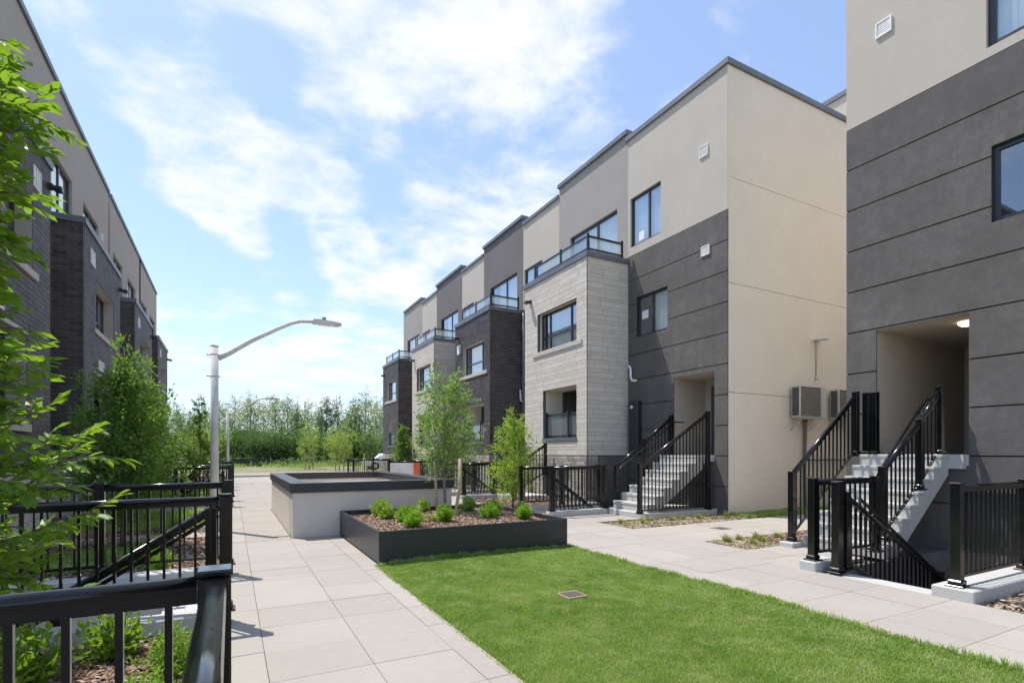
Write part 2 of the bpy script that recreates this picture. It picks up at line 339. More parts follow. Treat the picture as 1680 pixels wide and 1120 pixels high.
def prism(name, prof, axis, a0, a1, mat, parent=None, **k):
    """extrude a profile of (u, z) along axis; axis 'y': u is x; axis 'x': u is y"""
    org = ORG[parent] if parent is not None else Vector((0, 0, 0)); bm = bmesh.new()
    mk = (lambda u, z, a: Vector((u, a, z))) if axis == 'y' else (lambda u, z, a: Vector((a, u, z)))
    A = [bm.verts.new(mk(u, z, a0)-org) for u, z in prof]; B = [bm.verts.new(mk(u, z, a1)-org) for u, z in prof]; n = len(prof)
    for i in range(n): bm.faces.new((A[i], A[(i+1) % n], B[(i+1) % n], B[i]))
    bm.faces.new(A[::-1]); bm.faces.new(B); bmesh.ops.recalc_face_normals(bm, faces=bm.faces); bmesh.ops.triangulate(bm, faces=[f for f in bm.faces if len(f.verts) > 4])
    me = bpy.data.meshes.new('prism'); bm.to_mesh(me); bm.free(); me.materials.append(M[mat]); return link(name, me, org, parent, **k)

# rectangle minus holes -> cells
def cells(u0, u1, z0, z1, holes):
    us = sorted({u0, u1, *[min(max(v, u0), u1) for h in holes for v in h[:2]]}); out = []
    for a, b in zip(us, us[1:]):
        if b-a < 1e-4: continue
        m = (a+b)/2; hs = sorted([(max(h[2], z0), min(h[3], z1)) for h in holes if h[0] < m < h[1] and h[3] > z0 and h[2] < z1]); z = z0
        for c, d in hs:
            if c-z > 1e-4: out.append((a, b, z, c))
            z = max(z, d)
        if z1-z > 1e-4: out.append((a, b, z, z1))
    return out
class Face:
    """wall plane. kind 'x': normal along s*X at x=p, u is y. kind 'y': normal s*Y at y=p, u is x"""
    def __init__(s, kind, p, sg): s.k, s.p, s.s = kind, p, sg
    def ext(s, u0, u1, z0, z1, n0, n1):
        a, b = sorted((s.p+s.s*n0, s.p+s.s*n1))
        return (a, b, u0, u1, z0, z1) if s.k == 'x' else (u0, u1, a, b, z0, z1)
    def box(s, name, u0, u1, z0, z1, n0, n1, mat, parent, bev=0, **k): return box(name, *s.ext(u0, u1, z0, z1, n0, n1), mat, parent, bev, **k)
    def wall(s, name, u0, u1, z0, z1, n0, n1, mat, parent, holes=(), **k):
        return boxes(name, [s.ext(a, b, c, d, n0, n1) for a, b, c, d in cells(u0, u1, z0, z1, holes)], mat, parent, **k)

def window(F, par, u0, u1, z0, z1, mull=(), trans=(), n=-.10, fw=.055, curtain=1.0, sill=None, name='window', mat='frame', sidec=None, low=None):
    """frame with mullions at fractions, pane and curtain behind"""
    W = u1-u0; fd = .06; L = [F.ext(u0, u1, z0, z0+fw, n-fd, n), F.ext(u0, u1, z1-fw, z1, n-fd, n), F.ext(u0, u0+fw, z0+fw, z1-fw, n-fd, n), F.ext(u1-fw, u1, z0+fw, z1-fw, n-fd, n)]
    for m_ in mull: c = u0+W*m_; L.append(F.ext(c-fw*.55, c+fw*.55, z0+fw, z1-fw, n-fd+.004, n-.004))
    for t_ in trans: c = z0+(z1-z0)*t_; L.append(F.ext(u0+fw, u1-fw, c-fw*.5, c+fw*.5, n-fd+.008, n-.008))
    f = boxes(name, L, mat, par)
    xs = [u0+fw*.4]+[u0+W*m_ for m_ in mull]+[u1-fw*.4]; zs = [z0+fw*.4]+[z0+(z1-z0)*t_ for t_ in trans]+[z1-fw*.4]
    for a, b in zip(xs, xs[1:]):
        for c, d in zip(zs, zs[1:]): F.box('pane', a+.002, b-.002, c+.002, d-.002, n-.034, n-.028, 'glass', f)
    if curtain > 0:
        # pleated curtain
        a, b = u0+.02, u0+W*curtain-.02; nn = max(4, int((b-a)/.07)); L = []
        for i in range(nn):
            p = a+(b-a)*i/nn; q = a+(b-a)*(i+1)/nn; o = .012 if i % 2 else 0
            L.append(F.ext(p, q, z0+.02, z1-.02, n-.105-o, n-.09-o))
        boxes('curtain', L, 'curtain', f)
    if sill: F.box('sill', u0-sill[0], u1+sill[1], z0-.14, z0-.002, n, .05, 'sill', f, .008)
    return f

def bricks(F, par, u0, u1, z0, z1, L, H, mat, holes=(), budget=300, name='brick', nproud=.012, joint=.014, near=None, courses=None, jitter=0.0, mortar='mortar', depth=.05, seed=1, minw=.05, stuffname=None):
    """coursed bricks on a wall; the `budget` nearest ones are objects, the rest one stuff mesh"""
    R = random.Random(seed); items = []; z = z0; row = 0
    while z < z1-.02:
        h = H if courses is None else courses[row % len(courses)]
        top = min(z+h, z1); u = u0-(L*.5 if row % 2 else 0)-(R.random()*L*.6 if jitter else 0)
        while u < u1:
            l = L*(1+(R.random()-.5)*2*jitter) if jitter else L
            a, b = max(u, u0), min(u+l, u1); u += l
            if b-a < .02: continue
            for (p, q, c, d) in cells(a, b, z+joint/2, top-joint/2, holes):
                p2 = p+joint/2 if p == a else p; q2 = q-joint/2 if q == b else q
                if q2-p2 > .015 and d-c > .015: items.append((round(p2, 3), round(q2, 3), round(c, 3), round(d, 3)))
        z = top; row += 1
    F.wall('mortar_bed', u0, u1, z0, z1, -.1, 0, mortar, par, holes)
    if near is not None: items.sort(key=lambda i: abs((i[0]+i[1])/2-near[0])+abs((i[2]+i[3])/2-near[1])*.5)
    for k, it in enumerate(items[:budget]):
        pr = nproud+(R.random()*.004 if jitter else 0); pr = round(pr, 3)
        F.box(name, *it, -depth*0+.0, pr, mat, par)
    rest = items[budget:]
    if rest: boxes(stuffname or name+'work', [F.ext(*it, 0, nproud+R.random()*.003) for it in rest], mat, par, kind='stuff')
    return len(items[:budget])

# ---------------------------------------------------------------- foliage helpers
def leaf_cloud(C, Nn, size, mat, aspect=.5, fold=.25, droop=0.0, sizevar=.35):
    """C: (n,3) leaf base points, Nn: (n,3) directions the leaves point; each leaf is a folded 4-triangle blade"""
    n = len(C); d = Nn/np.linalg.norm(Nn, axis=1, keepdims=True).clip(1e-6); r = rng.normal(size=(n, 3)); s = np.cross(d, r); s /= np.linalg.norm(s, axis=1, keepdims=True).clip(1e-6); u = np.cross(s, d)
    # prefer blades facing up
    flip = (u[:, 2] < 0); u[flip] *= -1
    u[:, 2] += .5; u -= d*(u*d).sum(1, keepdims=True); u /= np.linalg.norm(u, axis=1, keepdims=True).clip(1e-6); s = np.cross(d, u)
    L = size*(1+rng.uniform(-sizevar, sizevar, (n, 1))); w = L*aspect*.5
    a = C; m = C+d*L*.45-u*L*fold*.3; t = C+d*L-np.array([0, 0, 1])*L*droop; l = C+d*L*.45+s*w+u*L*.04; rr = C+d*L*.45-s*w+u*L*.04
    co = np.stack([a, l, t, rr, m], 1).reshape(-1, 3); f = np.array([(0, 4, 1), (4, 2, 1), (0, 3, 4), (4, 3, 2)]); fc = (f[None]+(np.arange(n)*5)[:, None, None]).reshape(-1)
    return raw_mesh(co, fc, 3, mat)
def tree(name, label, cat, x, y, z, H, W, cb=.2, nleaf=6000, ls=.07, mat='leafB', shape='oval', trunk=.03, nbr=30, group=None, seed=1, rise=.9, spread=.09, bark='bark', lean=(0, 0), clump=1.0, per=16):
    R = random.Random(seed); root = empty(name, label, cat, (x, y, z), group); P = [];
    def prof(t):   # t 0..1 from crown base to top
        if shape == 'column': return min(1, t*5+.45)*(1-t**3)**.8
        if shape == 'cone': return min(1, t*6+.3)*(1-t)**.75+.04
        if shape == 'vase': return (.35+.65*math.sin(min(1, t*1.15)*math.pi*.62))*(1-t**6)
        return math.sin(math.pi*min(1, t*.9+.12))**.7
    tp = []; n = 9
    for i in range(n):
        t = i/(n-1); tp.append((Vector((x+lean[0]*t+math.sin(t*5+seed)*.012*H*.5, y+lean[1]*t+math.cos(t*4+seed)*.012*H*.5, z+H*.96*t)), trunk*(1-.85*t)+.004))
    def tr(t): k = t*(n-1); i = min(int(k), n-2); return tp[i][0].lerp(tp[i+1][0], k-i)
    paths = [tp]; dirs = []; pts = []
    for i in range(nbr):
        t = (i+R.random())/nbr; h = cb+(1-cb)*t*.97; b = tr(h*.96); ang = i*2.4+R.random(); ln = prof(t)*W*.5*(.72+.42*R.random()); up = rise*(.5+R.random()*.8)
        b = b-Vector((0, 0, min(ln*up*.6, (h*H)*.5)))
        pth = []; o = Vector((math.cos(ang), math.sin(ang), 0)); r0 = max(.004, trunk*.38*(1-t*.6))
        for j in range(5):
            s = j/4; p = b+o*ln*s+Vector((0, 0, ln*up*(s**1.25)))+Vector((R.gauss(0, .02), R.gauss(0, .02), R.gauss(0, .02)))*ln; pth.append((p, r0*(1-.8*s)))
        paths.append(pth); m = max(3, int(nleaf/nbr*(ln/(W*.5)+.25)*.9*(.6+.8*R.random())))
        s = rng.uniform(.22, 1.08, m)**.85; k = np.minimum((s*4).astype(int), 3); A = np.array([p[0] for p in pth]); base = A[k]+(A[k+1]-A[k])*(s*4-k)[:, None]
        # twigs: points gather in clumps
        nc = max(2, int(m/per)); cc = rng.integers(0, nc, m); co = rng.normal(size=(nc, 3))*spread*W*1.4*clump; off = co[cc]+rng.normal(size=(m, 3))*spread*W*.45
        cs = rng.uniform(.25, 1.05, nc)**.8; s = np.clip(cs[cc]+rng.normal(0, .05, m), .15, 1.08); k = np.minimum((s*4).astype(int), 3); base = A[k]+(A[k+1]-A[k])*(s*4-k)[:, None]
        q = base+off; pts.append(q); dd = rng.normal(size=(m, 3))*.8+off/(spread*W)+np.array([o.x*.5, o.y*.5, .15]); dirs.append(dd)
    tube('trunk', paths, bark, root, 6)
    C = np.concatenate(pts); D = np.concatenate(dirs); C = C-np.array([x, y, z])
    keep = C[:, 2] > .04; me = leaf_cloud(C[keep], D[keep], ls, mat); link('crown', me, (x, y, z), root)
    return root
def stake(par, x, y, z, h, r=.022, lean=0.0): return tube('stake', [[((x, y, z-.02), r), ((x+lean, y, z+h), r)]], 'wood', par, 6)
def shrub(name, label, x, y, z, r, h, mat='leafD', n=700, ls=.035, group=None, up=1.0, cat='shrub', upright=.6):
    root = empty(name, label, cat, (x, y, z), group); nb = 26; pts = []; dd = []; paths = []
    for i in range(nb):
        a = i*2.4; q = math.sqrt((i+.5)/nb); tip = Vector((math.cos(a)*q*r*.95*random.uniform(.8, 1.15), math.sin(a)*q*r*.95*random.uniform(.8, 1.15), h*(1-.55*q*q)*random.uniform(.8, 1.1)))
        b = Vector((math.cos(a)*q*r*.2, math.sin(a)*q*r*.2, 0)); paths.append([((x+b.x, y+b.y, z-.01), .004), ((x+tip.x, y+tip.y, z+tip.z), .002)])
        m = n//nb; s = rng.uniform(.2, 1.05, m)[:, None]; A = np.array(b); B = np.array(tip); p = A+(B-A)*s+rng.normal(size=(m, 3))*r*.09; pts.append(p); dd.append(rng.normal(size=(m, 3))*.7+(B-A)/np.linalg.norm(B-A)*upright*1.6)
    tube('stem', paths, 'bark', root, 4)
    C = np.concatenate(pts); D = np.concatenate(dd); k = C[:, 2] > 0; link('foliage', leaf_cloud(C[k], D[k], ls, mat), (x, y, z), root); return root
def tuft(name, label, x, y, z, r, h, n=60, mat='tuft', group=None, cat='grass tuft'):
    a = rng.uniform(0, 6.28, n); q = rng.uniform(0, .35, n)*r; lean = rng.uniform(.2, 1.2, n)*r; hh = h*rng.uniform(.55, 1.1, n); w = .004+.003*rng.random(n)
    d = np.stack([np.cos(a), np.sin(a), a*0], 1); s = np.stack([-np.sin(a), np.cos(a), a*0], 1)*w[:, None]; b = d*q[:, None]; m = b+d*lean[:, None]*.35; m[:, 2] = hh*.62; t = b+d*lean[:, None]; t[:, 2] = hh*.92
    co = np.stack([b-s, b+s, m+s, m-s, t], 1).reshape(-1, 3); f = np.array([(0, 1, 2), (0, 2, 3), (3, 2, 4)]); fc = (f[None]+(np.arange(n)*5)[:, None, None]).reshape(-1)
    return link(name, raw_mesh(co, fc, 3, mat), (x, y, z), None, label=label, cat=cat, group=group)
def blades(n, x0, x1, y0, y1, z, h, dens=None, w=.0022, up=.9):
    X = rng.uniform(x0, x1, n); Y = rng.uniform(y0, y1, n); a = rng.uniform(0, 6.28, n)
    pt = .5+.3*np.sin(X*3.1+Y*1.7)*np.sin(Y*2.3-X*1.1)+.35*np.sin(X*11+2*np.sin(Y*7))*np.sin(Y*13+2*np.sin(X*9)); hh = h*rng.uniform(.45, 1.25, n)*(.6+.8*pt); lean = hh*rng.uniform(.1, up, n); dist = np.sqrt(X**2+Y**2); ww = w*np.clip(dist/3, .7, 2.6)
    d = np.stack([np.cos(a), np.sin(a), a*0], 1); s = np.stack([-np.sin(a), np.cos(a), a*0], 1)*ww[:, None]; b = np.stack([X, Y, X*0+z], 1); t = b+d*lean[:, None]; t[:, 2] += hh
    m = b+d*(lean*.35)[:, None]; m[:, 2] += hh*.6
    co = np.stack([b-s, b+s, m+s*.8, m-s*.8, t], 1).reshape(-1, 3); f = np.array([(0, 1, 2), (0, 2, 3), (3, 2, 4)]); return co, (f[None]+(np.arange(n)*5)[:, None, None]).reshape(-1)
def chips(n, x0, x1, y0, y1, z, s=.02, mound=0.0):
    X = rng.uniform(x0, x1, n); Y = rng.uniform(y0, y1, n); a = rng.uniform(0, 6.28, n); L = s*rng.uniform(.5, 1.6, n); w = L*rng.uniform(.25, .5, n)
    Z = z+rng.uniform(0, .018, n)+mound*np.sin(np.clip((X-x0)/(x1-x0), 0, 1)*3.14)*np.sin(np.clip((Y-y0)/(y1-y0), 0, 1)*3.14)
    d = np.stack([np.cos(a), np.sin(a), rng.uniform(-.5, .5, n)], 1)*L[:, None]; e = np.stack([-np.sin(a), np.cos(a), rng.uniform(-.5, .5, n)], 1)*w[:, None]; c = np.stack([X, Y, Z], 1)
    up = np.array([0, 0, .004]); co = np.stack([c-d-e, c+d-e, c+d+e, c-d+e, c+up+e*.2], 1).reshape(-1, 3); f = np.array([(0, 1, 4), (1, 2, 4), (2, 3, 4), (3, 0, 4)]); return co, (f[None]+(np.arange(n)*5)[:, None, None]).reshape(-1)
def merge(parts):
    cs = []; fs = []; o = 0
    for c, f in parts: cs.append(c); fs.append(f+o); o += len(c)
    return np.concatenate(cs), np.concatenate(fs)
# ================================================================ SETTING
WELLS = [(6.62, 9.9, 2.86, 4.06), (6.64, 9.0, 10.56, 11.76), (-2.5, -.14, 5.42, 7.2)]
CX0, CX1, CY0, CY1 = -9.0, 26.0, -7.0, 36.4
g = boxes('ground', [(a, b, c, d, -1.7, -.06) for a, b, c, d in cells(CX0, CX1, CY0, CY1, WELLS)], 'jointsand', None, kind='structure')
box('ground', CX0, CX1, CY0, CY1, -1.9, -1.72, 'jointsand', None, kind='structure')
R_ = 900
boxes('field', [(-R_, CX0, -R_, R_, -.5, -.09), (CX1, R_, -R_, R_, -.5, -.09), (CX0, CX1, -R_, CY0, -.5, -.09), (CX0, CX1, CY1, R_, -.5, -.09)], 'field', None, kind='structure')

def paving(name, rects, label=None, indiv=True):
    e = empty(name, None, None, (0, 0, 0), kind='structure')
    J = .0024; far = []
    for (xs, ys) in rects:
        for a, b in zip(xs, xs[1:]):
            for c, d in zip(ys, ys[1:]):
                t = random.choice((0, 0, -.001, -.002))
                if indiv and math.hypot((a+b)/2, (c+d)/2) < 17.5 and c > -1: box('paving_slab', a+J, b-J, c+J, d-J, -.05, t, 'slab', e)
                else: far.append((a+J, b-J, c+J, d-J, -.05, t))
    if far: boxes('distant_slabs', far, 'slab', e, kind='stuff')
    return e
def rows(a, b, s, off=0.0):
    k = math.ceil((a-off)/s-1e-6); r = [a]; v = off+k*s
    while v < b-.08:
        if v > a+.08: r.append(v)
        v += s
    return r+[b]
paving('footpath', [([0.0, .222, .9, 1.5, 1.7], rows(-6, 7.08, .61, 3.78)), ([0.0, .222, .9, 1.5, 1.74], rows(7.08, 9.98, .61, 3.78)), ([0.0, .222, .93], rows(9.98, 15.4, .61, 3.78)),
                    ([0.0, .222, .9, 1.5, 2.1, 2.7, 3.3, 3.9, 4.5, 4.8], rows(15.4, 36.2, .61, 3.78))])
rr = rows(-6, 16, .68, 1.97)
paving('footpath', [([4.8, 5.24, 5.9, 6.52], rows(-6, 36.2, .68, 1.97)), ([3.95, 4.4, 4.8], rows(9.98, 15.4, .68, 1.97)), ([6.52, 7.2, 7.98], rows(4.3, 5.5, .6, 4.3)), ([6.52, 7.05], rows(5.5, 6.36, .68, 1.97)),
                    ([6.52, 7.2, 7.9, 8.6, 9.3, 10, 10.7, 11.4, 12.1, 12.8, 13.5, 14.2, 14.9, 15.6], [6.36, 7.2, 8.06]), ([6.52, 6.98], [8.06, 8.7, 9.2]), ([6.52, 7.4, 8.2], [9.2, 9.8, 10.36]), ([6.52, 7.5, 8.4], rows(11.9, 36.2, .68, 1.97))])
# kerb and everything beyond the yard
boxes('kerb', [(x, x+1.8, 36.22, 36.42, -.1, .10) for x in np.arange(-8.99, 24, 1.805)], 'step', None, kind='structure')
box('road', -60, 80, 36.9, 46, -.12, -.055, 'dirt', None, kind='structure')

# planting beds and lawn (bare surface, then chips / blades on it)
def bed(x0, x1, y0, y1, z, n, s=.02, mound=.03, mat='mulch', base='mulchbase'):
    nx, ny = max(2, int((x1-x0)/.12)), max(2, int((y1-y0)/.12)); gx, gy = np.meshgrid(np.linspace(x0, x1, nx+1), np.linspace(y0, y1, ny+1), indexing='ij')
    Z = z+mound*np.sin((gx-x0)/(x1-x0)*3.14)*np.sin((gy-y0)/(y1-y0)*3.14)+rng.uniform(-.006, .006, gx.shape)
    co = np.stack([gx, gy, Z], -1).reshape(-1, 3); i, j = np.meshgrid(np.arange(nx), np.arange(ny), indexing='ij'); a = (i*(ny+1)+j).reshape(-1); f = np.stack([a, a+ny+1, a+ny+2, a+1], 1)
    link('planting_bed', raw_mesh(co, f, 4, base, True), (0, 0, 0), None, kind='structure')
    if n: link('bark_mulch', raw_mesh(*chips(n, x0+.01, x1-.01, y0+.01, y1-.01, z+.004, s, mound), 3, mat), (0, 0, 0), None, kind='stuff')
bed(-3.1, -.01, 1.0, 5.2, -.02, 26000, .021, .06)
bed(-3.1, -.01, 7.45, 16.4, -.03, 9000, .03, .02)
bed(-3.1, -.01, 18.8, 24, -.03, 1500, .04, .02); bed(-3.1, -.01, 26, 36, -.03, 500, .04, .02)
bed(6.54, 9.99, -6, 2.46, -.02, 20000, .028, .05, 'mulchpale', 'mulchpalebase')
bed(7.0, 10.48, 8.1, 9.0, -.02, 9000, .022, .03, 'mulchpale', 'mulchpalebase'); bed(7.07, 7.97, 5.52, 6.34, -.02, 4500, .022, .02, 'mulchpale', 'mulchpalebase')
bed(6.54, 9.0, 11.98, 15.6, .0, 3000, .03, .03)
bed(7.97, 9.99, 5.6, 6.34, -.02, 2500, .022, .02)
box('lawn_soil', 1.705, 4.795, -6, 7.075, -.05, -.012, 'turf', None, kind='structure')
box('lawn_soil', 10.5, 24, 8.07, 8.74, -.05, .0, 'turf', None, kind='structure')
p = [blades(460000, 1.71, 4.79, 1.4, 7.07, -.012, .027, w=.0015, up=.6), blades(26000, 1.71, 4.79, -1.0, 1.4, -.012, .045, w=.005), blades(3600, 4.72, 4.85, 1.2, 7.07, -.012, .05), blades(1800, 4.80, 4.88, 3.2, 4.4, -.012, .05), blades(2600, 1.665, 1.74, 1.4, 7.07, -.012, .03), blades(2500, 1.72, 4.79, 6.98, 7.07, -.012, .07),
     blades(16000, 10.5, 17, 8.08, 8.7, 0, .07, w=.004)]
link('lawn_grass', raw_mesh(*merge(p), 3, 'grass'), (0, 0, 0), None, kind='stuff')
p = [blades(15000, -2.9, -.9, 8.4, 10.0, -.02, .07, w=.003), blades(14000, -2.9, -.4, 12.3, 15.8, -.02, .08, w=.003), blades(12000, -2.9, -.3, 20, 24, 0, .12, w=.004)]
link('garden_grass', raw_mesh(*merge(p), 3, 'grass'), (0, 0, 0), None, kind='stuff')
boxes('garden_path', [(-3.0, -.02, 10.9, 11.6, -.06, -.0), (-3.0, -.02, 16.0, 16.5, -.06, 0)], 'slab', None, kind='structure')

# retaining walls, kerbs of the stair wells
def well(x0, x1, y0, y1, down, mat, label, steps=7):
    e = empty('stairwell', label, 'stairwell', ((x0+x1)/2, (y0+y1)/2, -.06)); t = .03; zb = -1.35
    box('side_wall', x0, x1, y0-.0, y0+t, zb, -.004, mat, e); box('side_wall', x0, x1, y1-t, y1, zb, -.004, mat, e)
    xe = x1 if down > 0 else x0; box('end_wall', xe-t*(down > 0), xe+t*(down < 0), y0+t, y1-t, zb, -.004, mat, e)
    box('floor', x0, x1, y0+t, y1-t, zb-.1, zb, 'step', e); n = steps; rise = 1.35/(n+0.0)
    for i in range(n):
        a = x0+.26*i if down > 0 else x1-.26*(i+1); z = -.02-rise*i; box('step', a, a+.26, y0+t+.002, y1-t-.002, zb, z-.0, 'step', e, .008)
    return e
well(*WELLS[0], 1, 'mortar_d', 'concrete stairwell sinking beside the tall steps at the right')
well(*WELLS[1], 1, 'boxstucco', 'sunken stairwell behind the railing of the end house')
well(*WELLS[2], -1, 'boxstucco', 'beige walled stairwell inside the left hand railings')
def kerb(label, lst, bev=.012):
    x = sum(l[0]+l[1] for l in lst)/2/len(lst); y = sum(l[2]+l[3] for l in lst)/2/len(lst)
    e = empty('concrete_kerb', label, 'kerb', (x, y, 0))
    for l in lst: box('kerb_stone', *l, 'step', e, bev)
kerb('pale concrete kerb under the rightmost railing', [(6.5, 9.98, 2.47, 2.84, -.06, .12)])
kerb('short concrete kerb block under the railing left of the right stairwell', [(6.48, 6.98, 4.07, 4.29, -.06, .12)])
kerb('concrete pad under the foot of the steps at the right', [(7.78, 8.06, 5.25, 5.49, -.06, .08)])
kerb('concrete kerb pad around the steps of the end house', [(8.2, 10.48, 9.02, 10.5, -.06, .13)])
kerb('concrete kerb along the railing beyond the black planter', [(6.5, 8.19, 10.38, 10.55, -.06, .13)])
kerb('concrete kerb behind the planter by the staked bush', [(6.5, 9.0, 11.78, 11.95, -.06, .13)])
kerb('concrete kerb in front of the left stairwell railing', [(-3.0, .0, 5.2, 5.41, -.06, .12)])
kerb('concrete kerb on the far side of the left stairwell', [(-3.0, .0, 7.21, 7.44, -.06, .12), (-.13, .0, 5.42, 7.2, -.06, .02)])
kerb('concrete kerb under the second railing pair on the left', [(-2.6, .06, 16.55, 16.8, -.06, .12), (-2.6, .06, 18.55, 18.75, -.06, .12)])
kerb('concrete kerb under the third railing pair on the left', [(-2.6, .06, 24.1, 24.3, -.06, .12), (-2.6, .06, 25.9, 26.1, -.06, .12)])
kerb('concrete kerb beside the dark brick bay behind the vent shaft', [(6.5, 9.0, 15.65, 15.9, -.06, .13), (6.5, 9.0, 17.3, 17.5, -.06, .13), (7.6, 8.9, 14.3, 15.3, -.06, .16)])

# ================================================================ HOUSES
def vent(F, par, u0, u1, z0, z1, cols=False):
    v = boxes('vent_hood', [F.ext(u0, u1, z0, z0+.02, 0, .03), F.ext(u0, u1, z1-.02, z1, 0, .03), F.ext(u0, u0+.02, z0+.02, z1-.02, 0, .03), F.ext(u1-.02, u1, z0+.02, z1-.02, 0, .03), F.ext(u0+.02, u1-.02, z0+.02, z1-.02, 0, .004)], 'white', par)
    n = 6; h = (z1-z0-.05)/n
    if cols:
        w = (u1-u0-.05)/3; boxes('louvre', [F.ext(u0+.03+w*i, u0+.03+w*i+w*.55, z0+.03, z1-.03, .005, .026) for i in range(3)], 'white', v)
    else: boxes('louvre', [F.ext(u0+.03, u1-.03, z0+.028+h*i, z0+.028+h*i+h*.55, .005, .022) for i in range(n)], 'white', v)
def coping(par, x0, x1, y0, y1, z, h=.13, mat='coping'):
    n = max(1, int(max(x1-x0, y1-y0)/3)); L = []
    for i in range(n):
        if x1-x0 > y1-y0: a = x0+(x1-x0)*i/n; b = x0+(x1-x0)*(i+1)/n; L.append((a+.001, b-.001, y0, y1, z, z+h))
        else: a = y0+(y1-y0)*i/n; b = y0+(y1-y0)*(i+1)/n; L.append((x0, x1, a+.001, b-.001, z, z+h))
    for l in L: box('coping', *l, mat, par)
def glass_rail(par, pts, z, h=.9, posts=None):
    e = link('balustrade', boxes_mesh([(x-.03-ORG[par].x, x+.03-ORG[par].x, y-.03-ORG[par].y, y+.03-ORG[par].y, z-.1-ORG[par].z, z+h+.06-ORG[par].z) for x, y in (posts or pts)], 'black'), ORG[par], par)
    for (x0, y0), (x1, y1) in zip(pts, pts[1:]):
        for zz in (z+h-.05, z+.06):
            if abs(x1-x0) < .01: box('handrail', x0-.025, x0+.025, min(y0, y1)+.032, max(y0, y1)-.032, zz, zz+.05, 'black', e)
            else: box('handrail', min(x0, x1)+.032, max(x0, x1)-.032, y0-.025, y0+.025, zz, zz+.05, 'black', e)
        if abs(x1-x0) < .01: box('glass_panel', x0-.005, x0+.005, min(y0, y1)+.035, max(y0, y1)-.035, z+.112, z+h-.052, 'bglass', e)
        else: box('glass_panel', min(x0, x1)+.035, max(x0, x1)-.035, y0-.005, y0+.005, z+.112, z+h-.052, 'bglass', e)
def floodlight(F, par, u, z):
    f = F.box('wall_light', u-.07, u+.07, z, z+.1, 0, .1, 'frame', par, .01); F.box('lamp_head', u-.09, u+.09, z-.03, z+.07, .102, .24, 'frame', f, .02)

GRO = [7.33, 6.60, 5.86, 5.12, 4.38, 3.64, 2.90, 2.16, 1.42, .68, -.06]
def panelled(F, par, u0, u1, holes, mat='charcoal', levels=GRO, back=.25):
    """render panels between recessed joints"""
    F.wall('joint_backing', u0+.003, u1-.003, levels[-1], levels[0]-.004, -back, -.032, 'groove', par, holes)
    for zt, zb in zip(levels, levels[1:]):
        hs = [h for h in holes if h[3] > zb and h[2] < zt]
        for a, b, c, d in cells(u0, u1, zb+.011, zt-.011, hs): F.box('render_panel', a, b, c, d, -.03, 0, mat, par)

def staircase(name, label, x0, y0, y1, z0, z1, n, tread, under=True, mat='step'):
    e = empty(name, label, 'steps', (x0, (y0+y1)/2, z0)); r = (z1-z0)/n
    for i in range(n):
        a = x0+i*tread; box('step', a-.012, a+tread, y0, y1, z0+i*r+r*.72, z0+(i+1)*r, mat, e, .008)
    prof = [(x0, z0)]
    for i in range(n-0):
        prof += [(x0+i*tread, z0+i*r+r*.719), (x0+(i+1)*tread-.001, z0+i*r+r*.719)]
    xe = x0+n*tread-.001
    prof += [(xe, z1-.32), (x0+.32, z0)]
    prism('stair_flight', prof, 'y', y0+.012, y1-.012, mat, e)
    return e

def house_core(e, X0, X1, Y0, Y1, z1, mat='interior'): box('building_core', X0, X1, Y0, Y1, -.06, z1, mat, e)

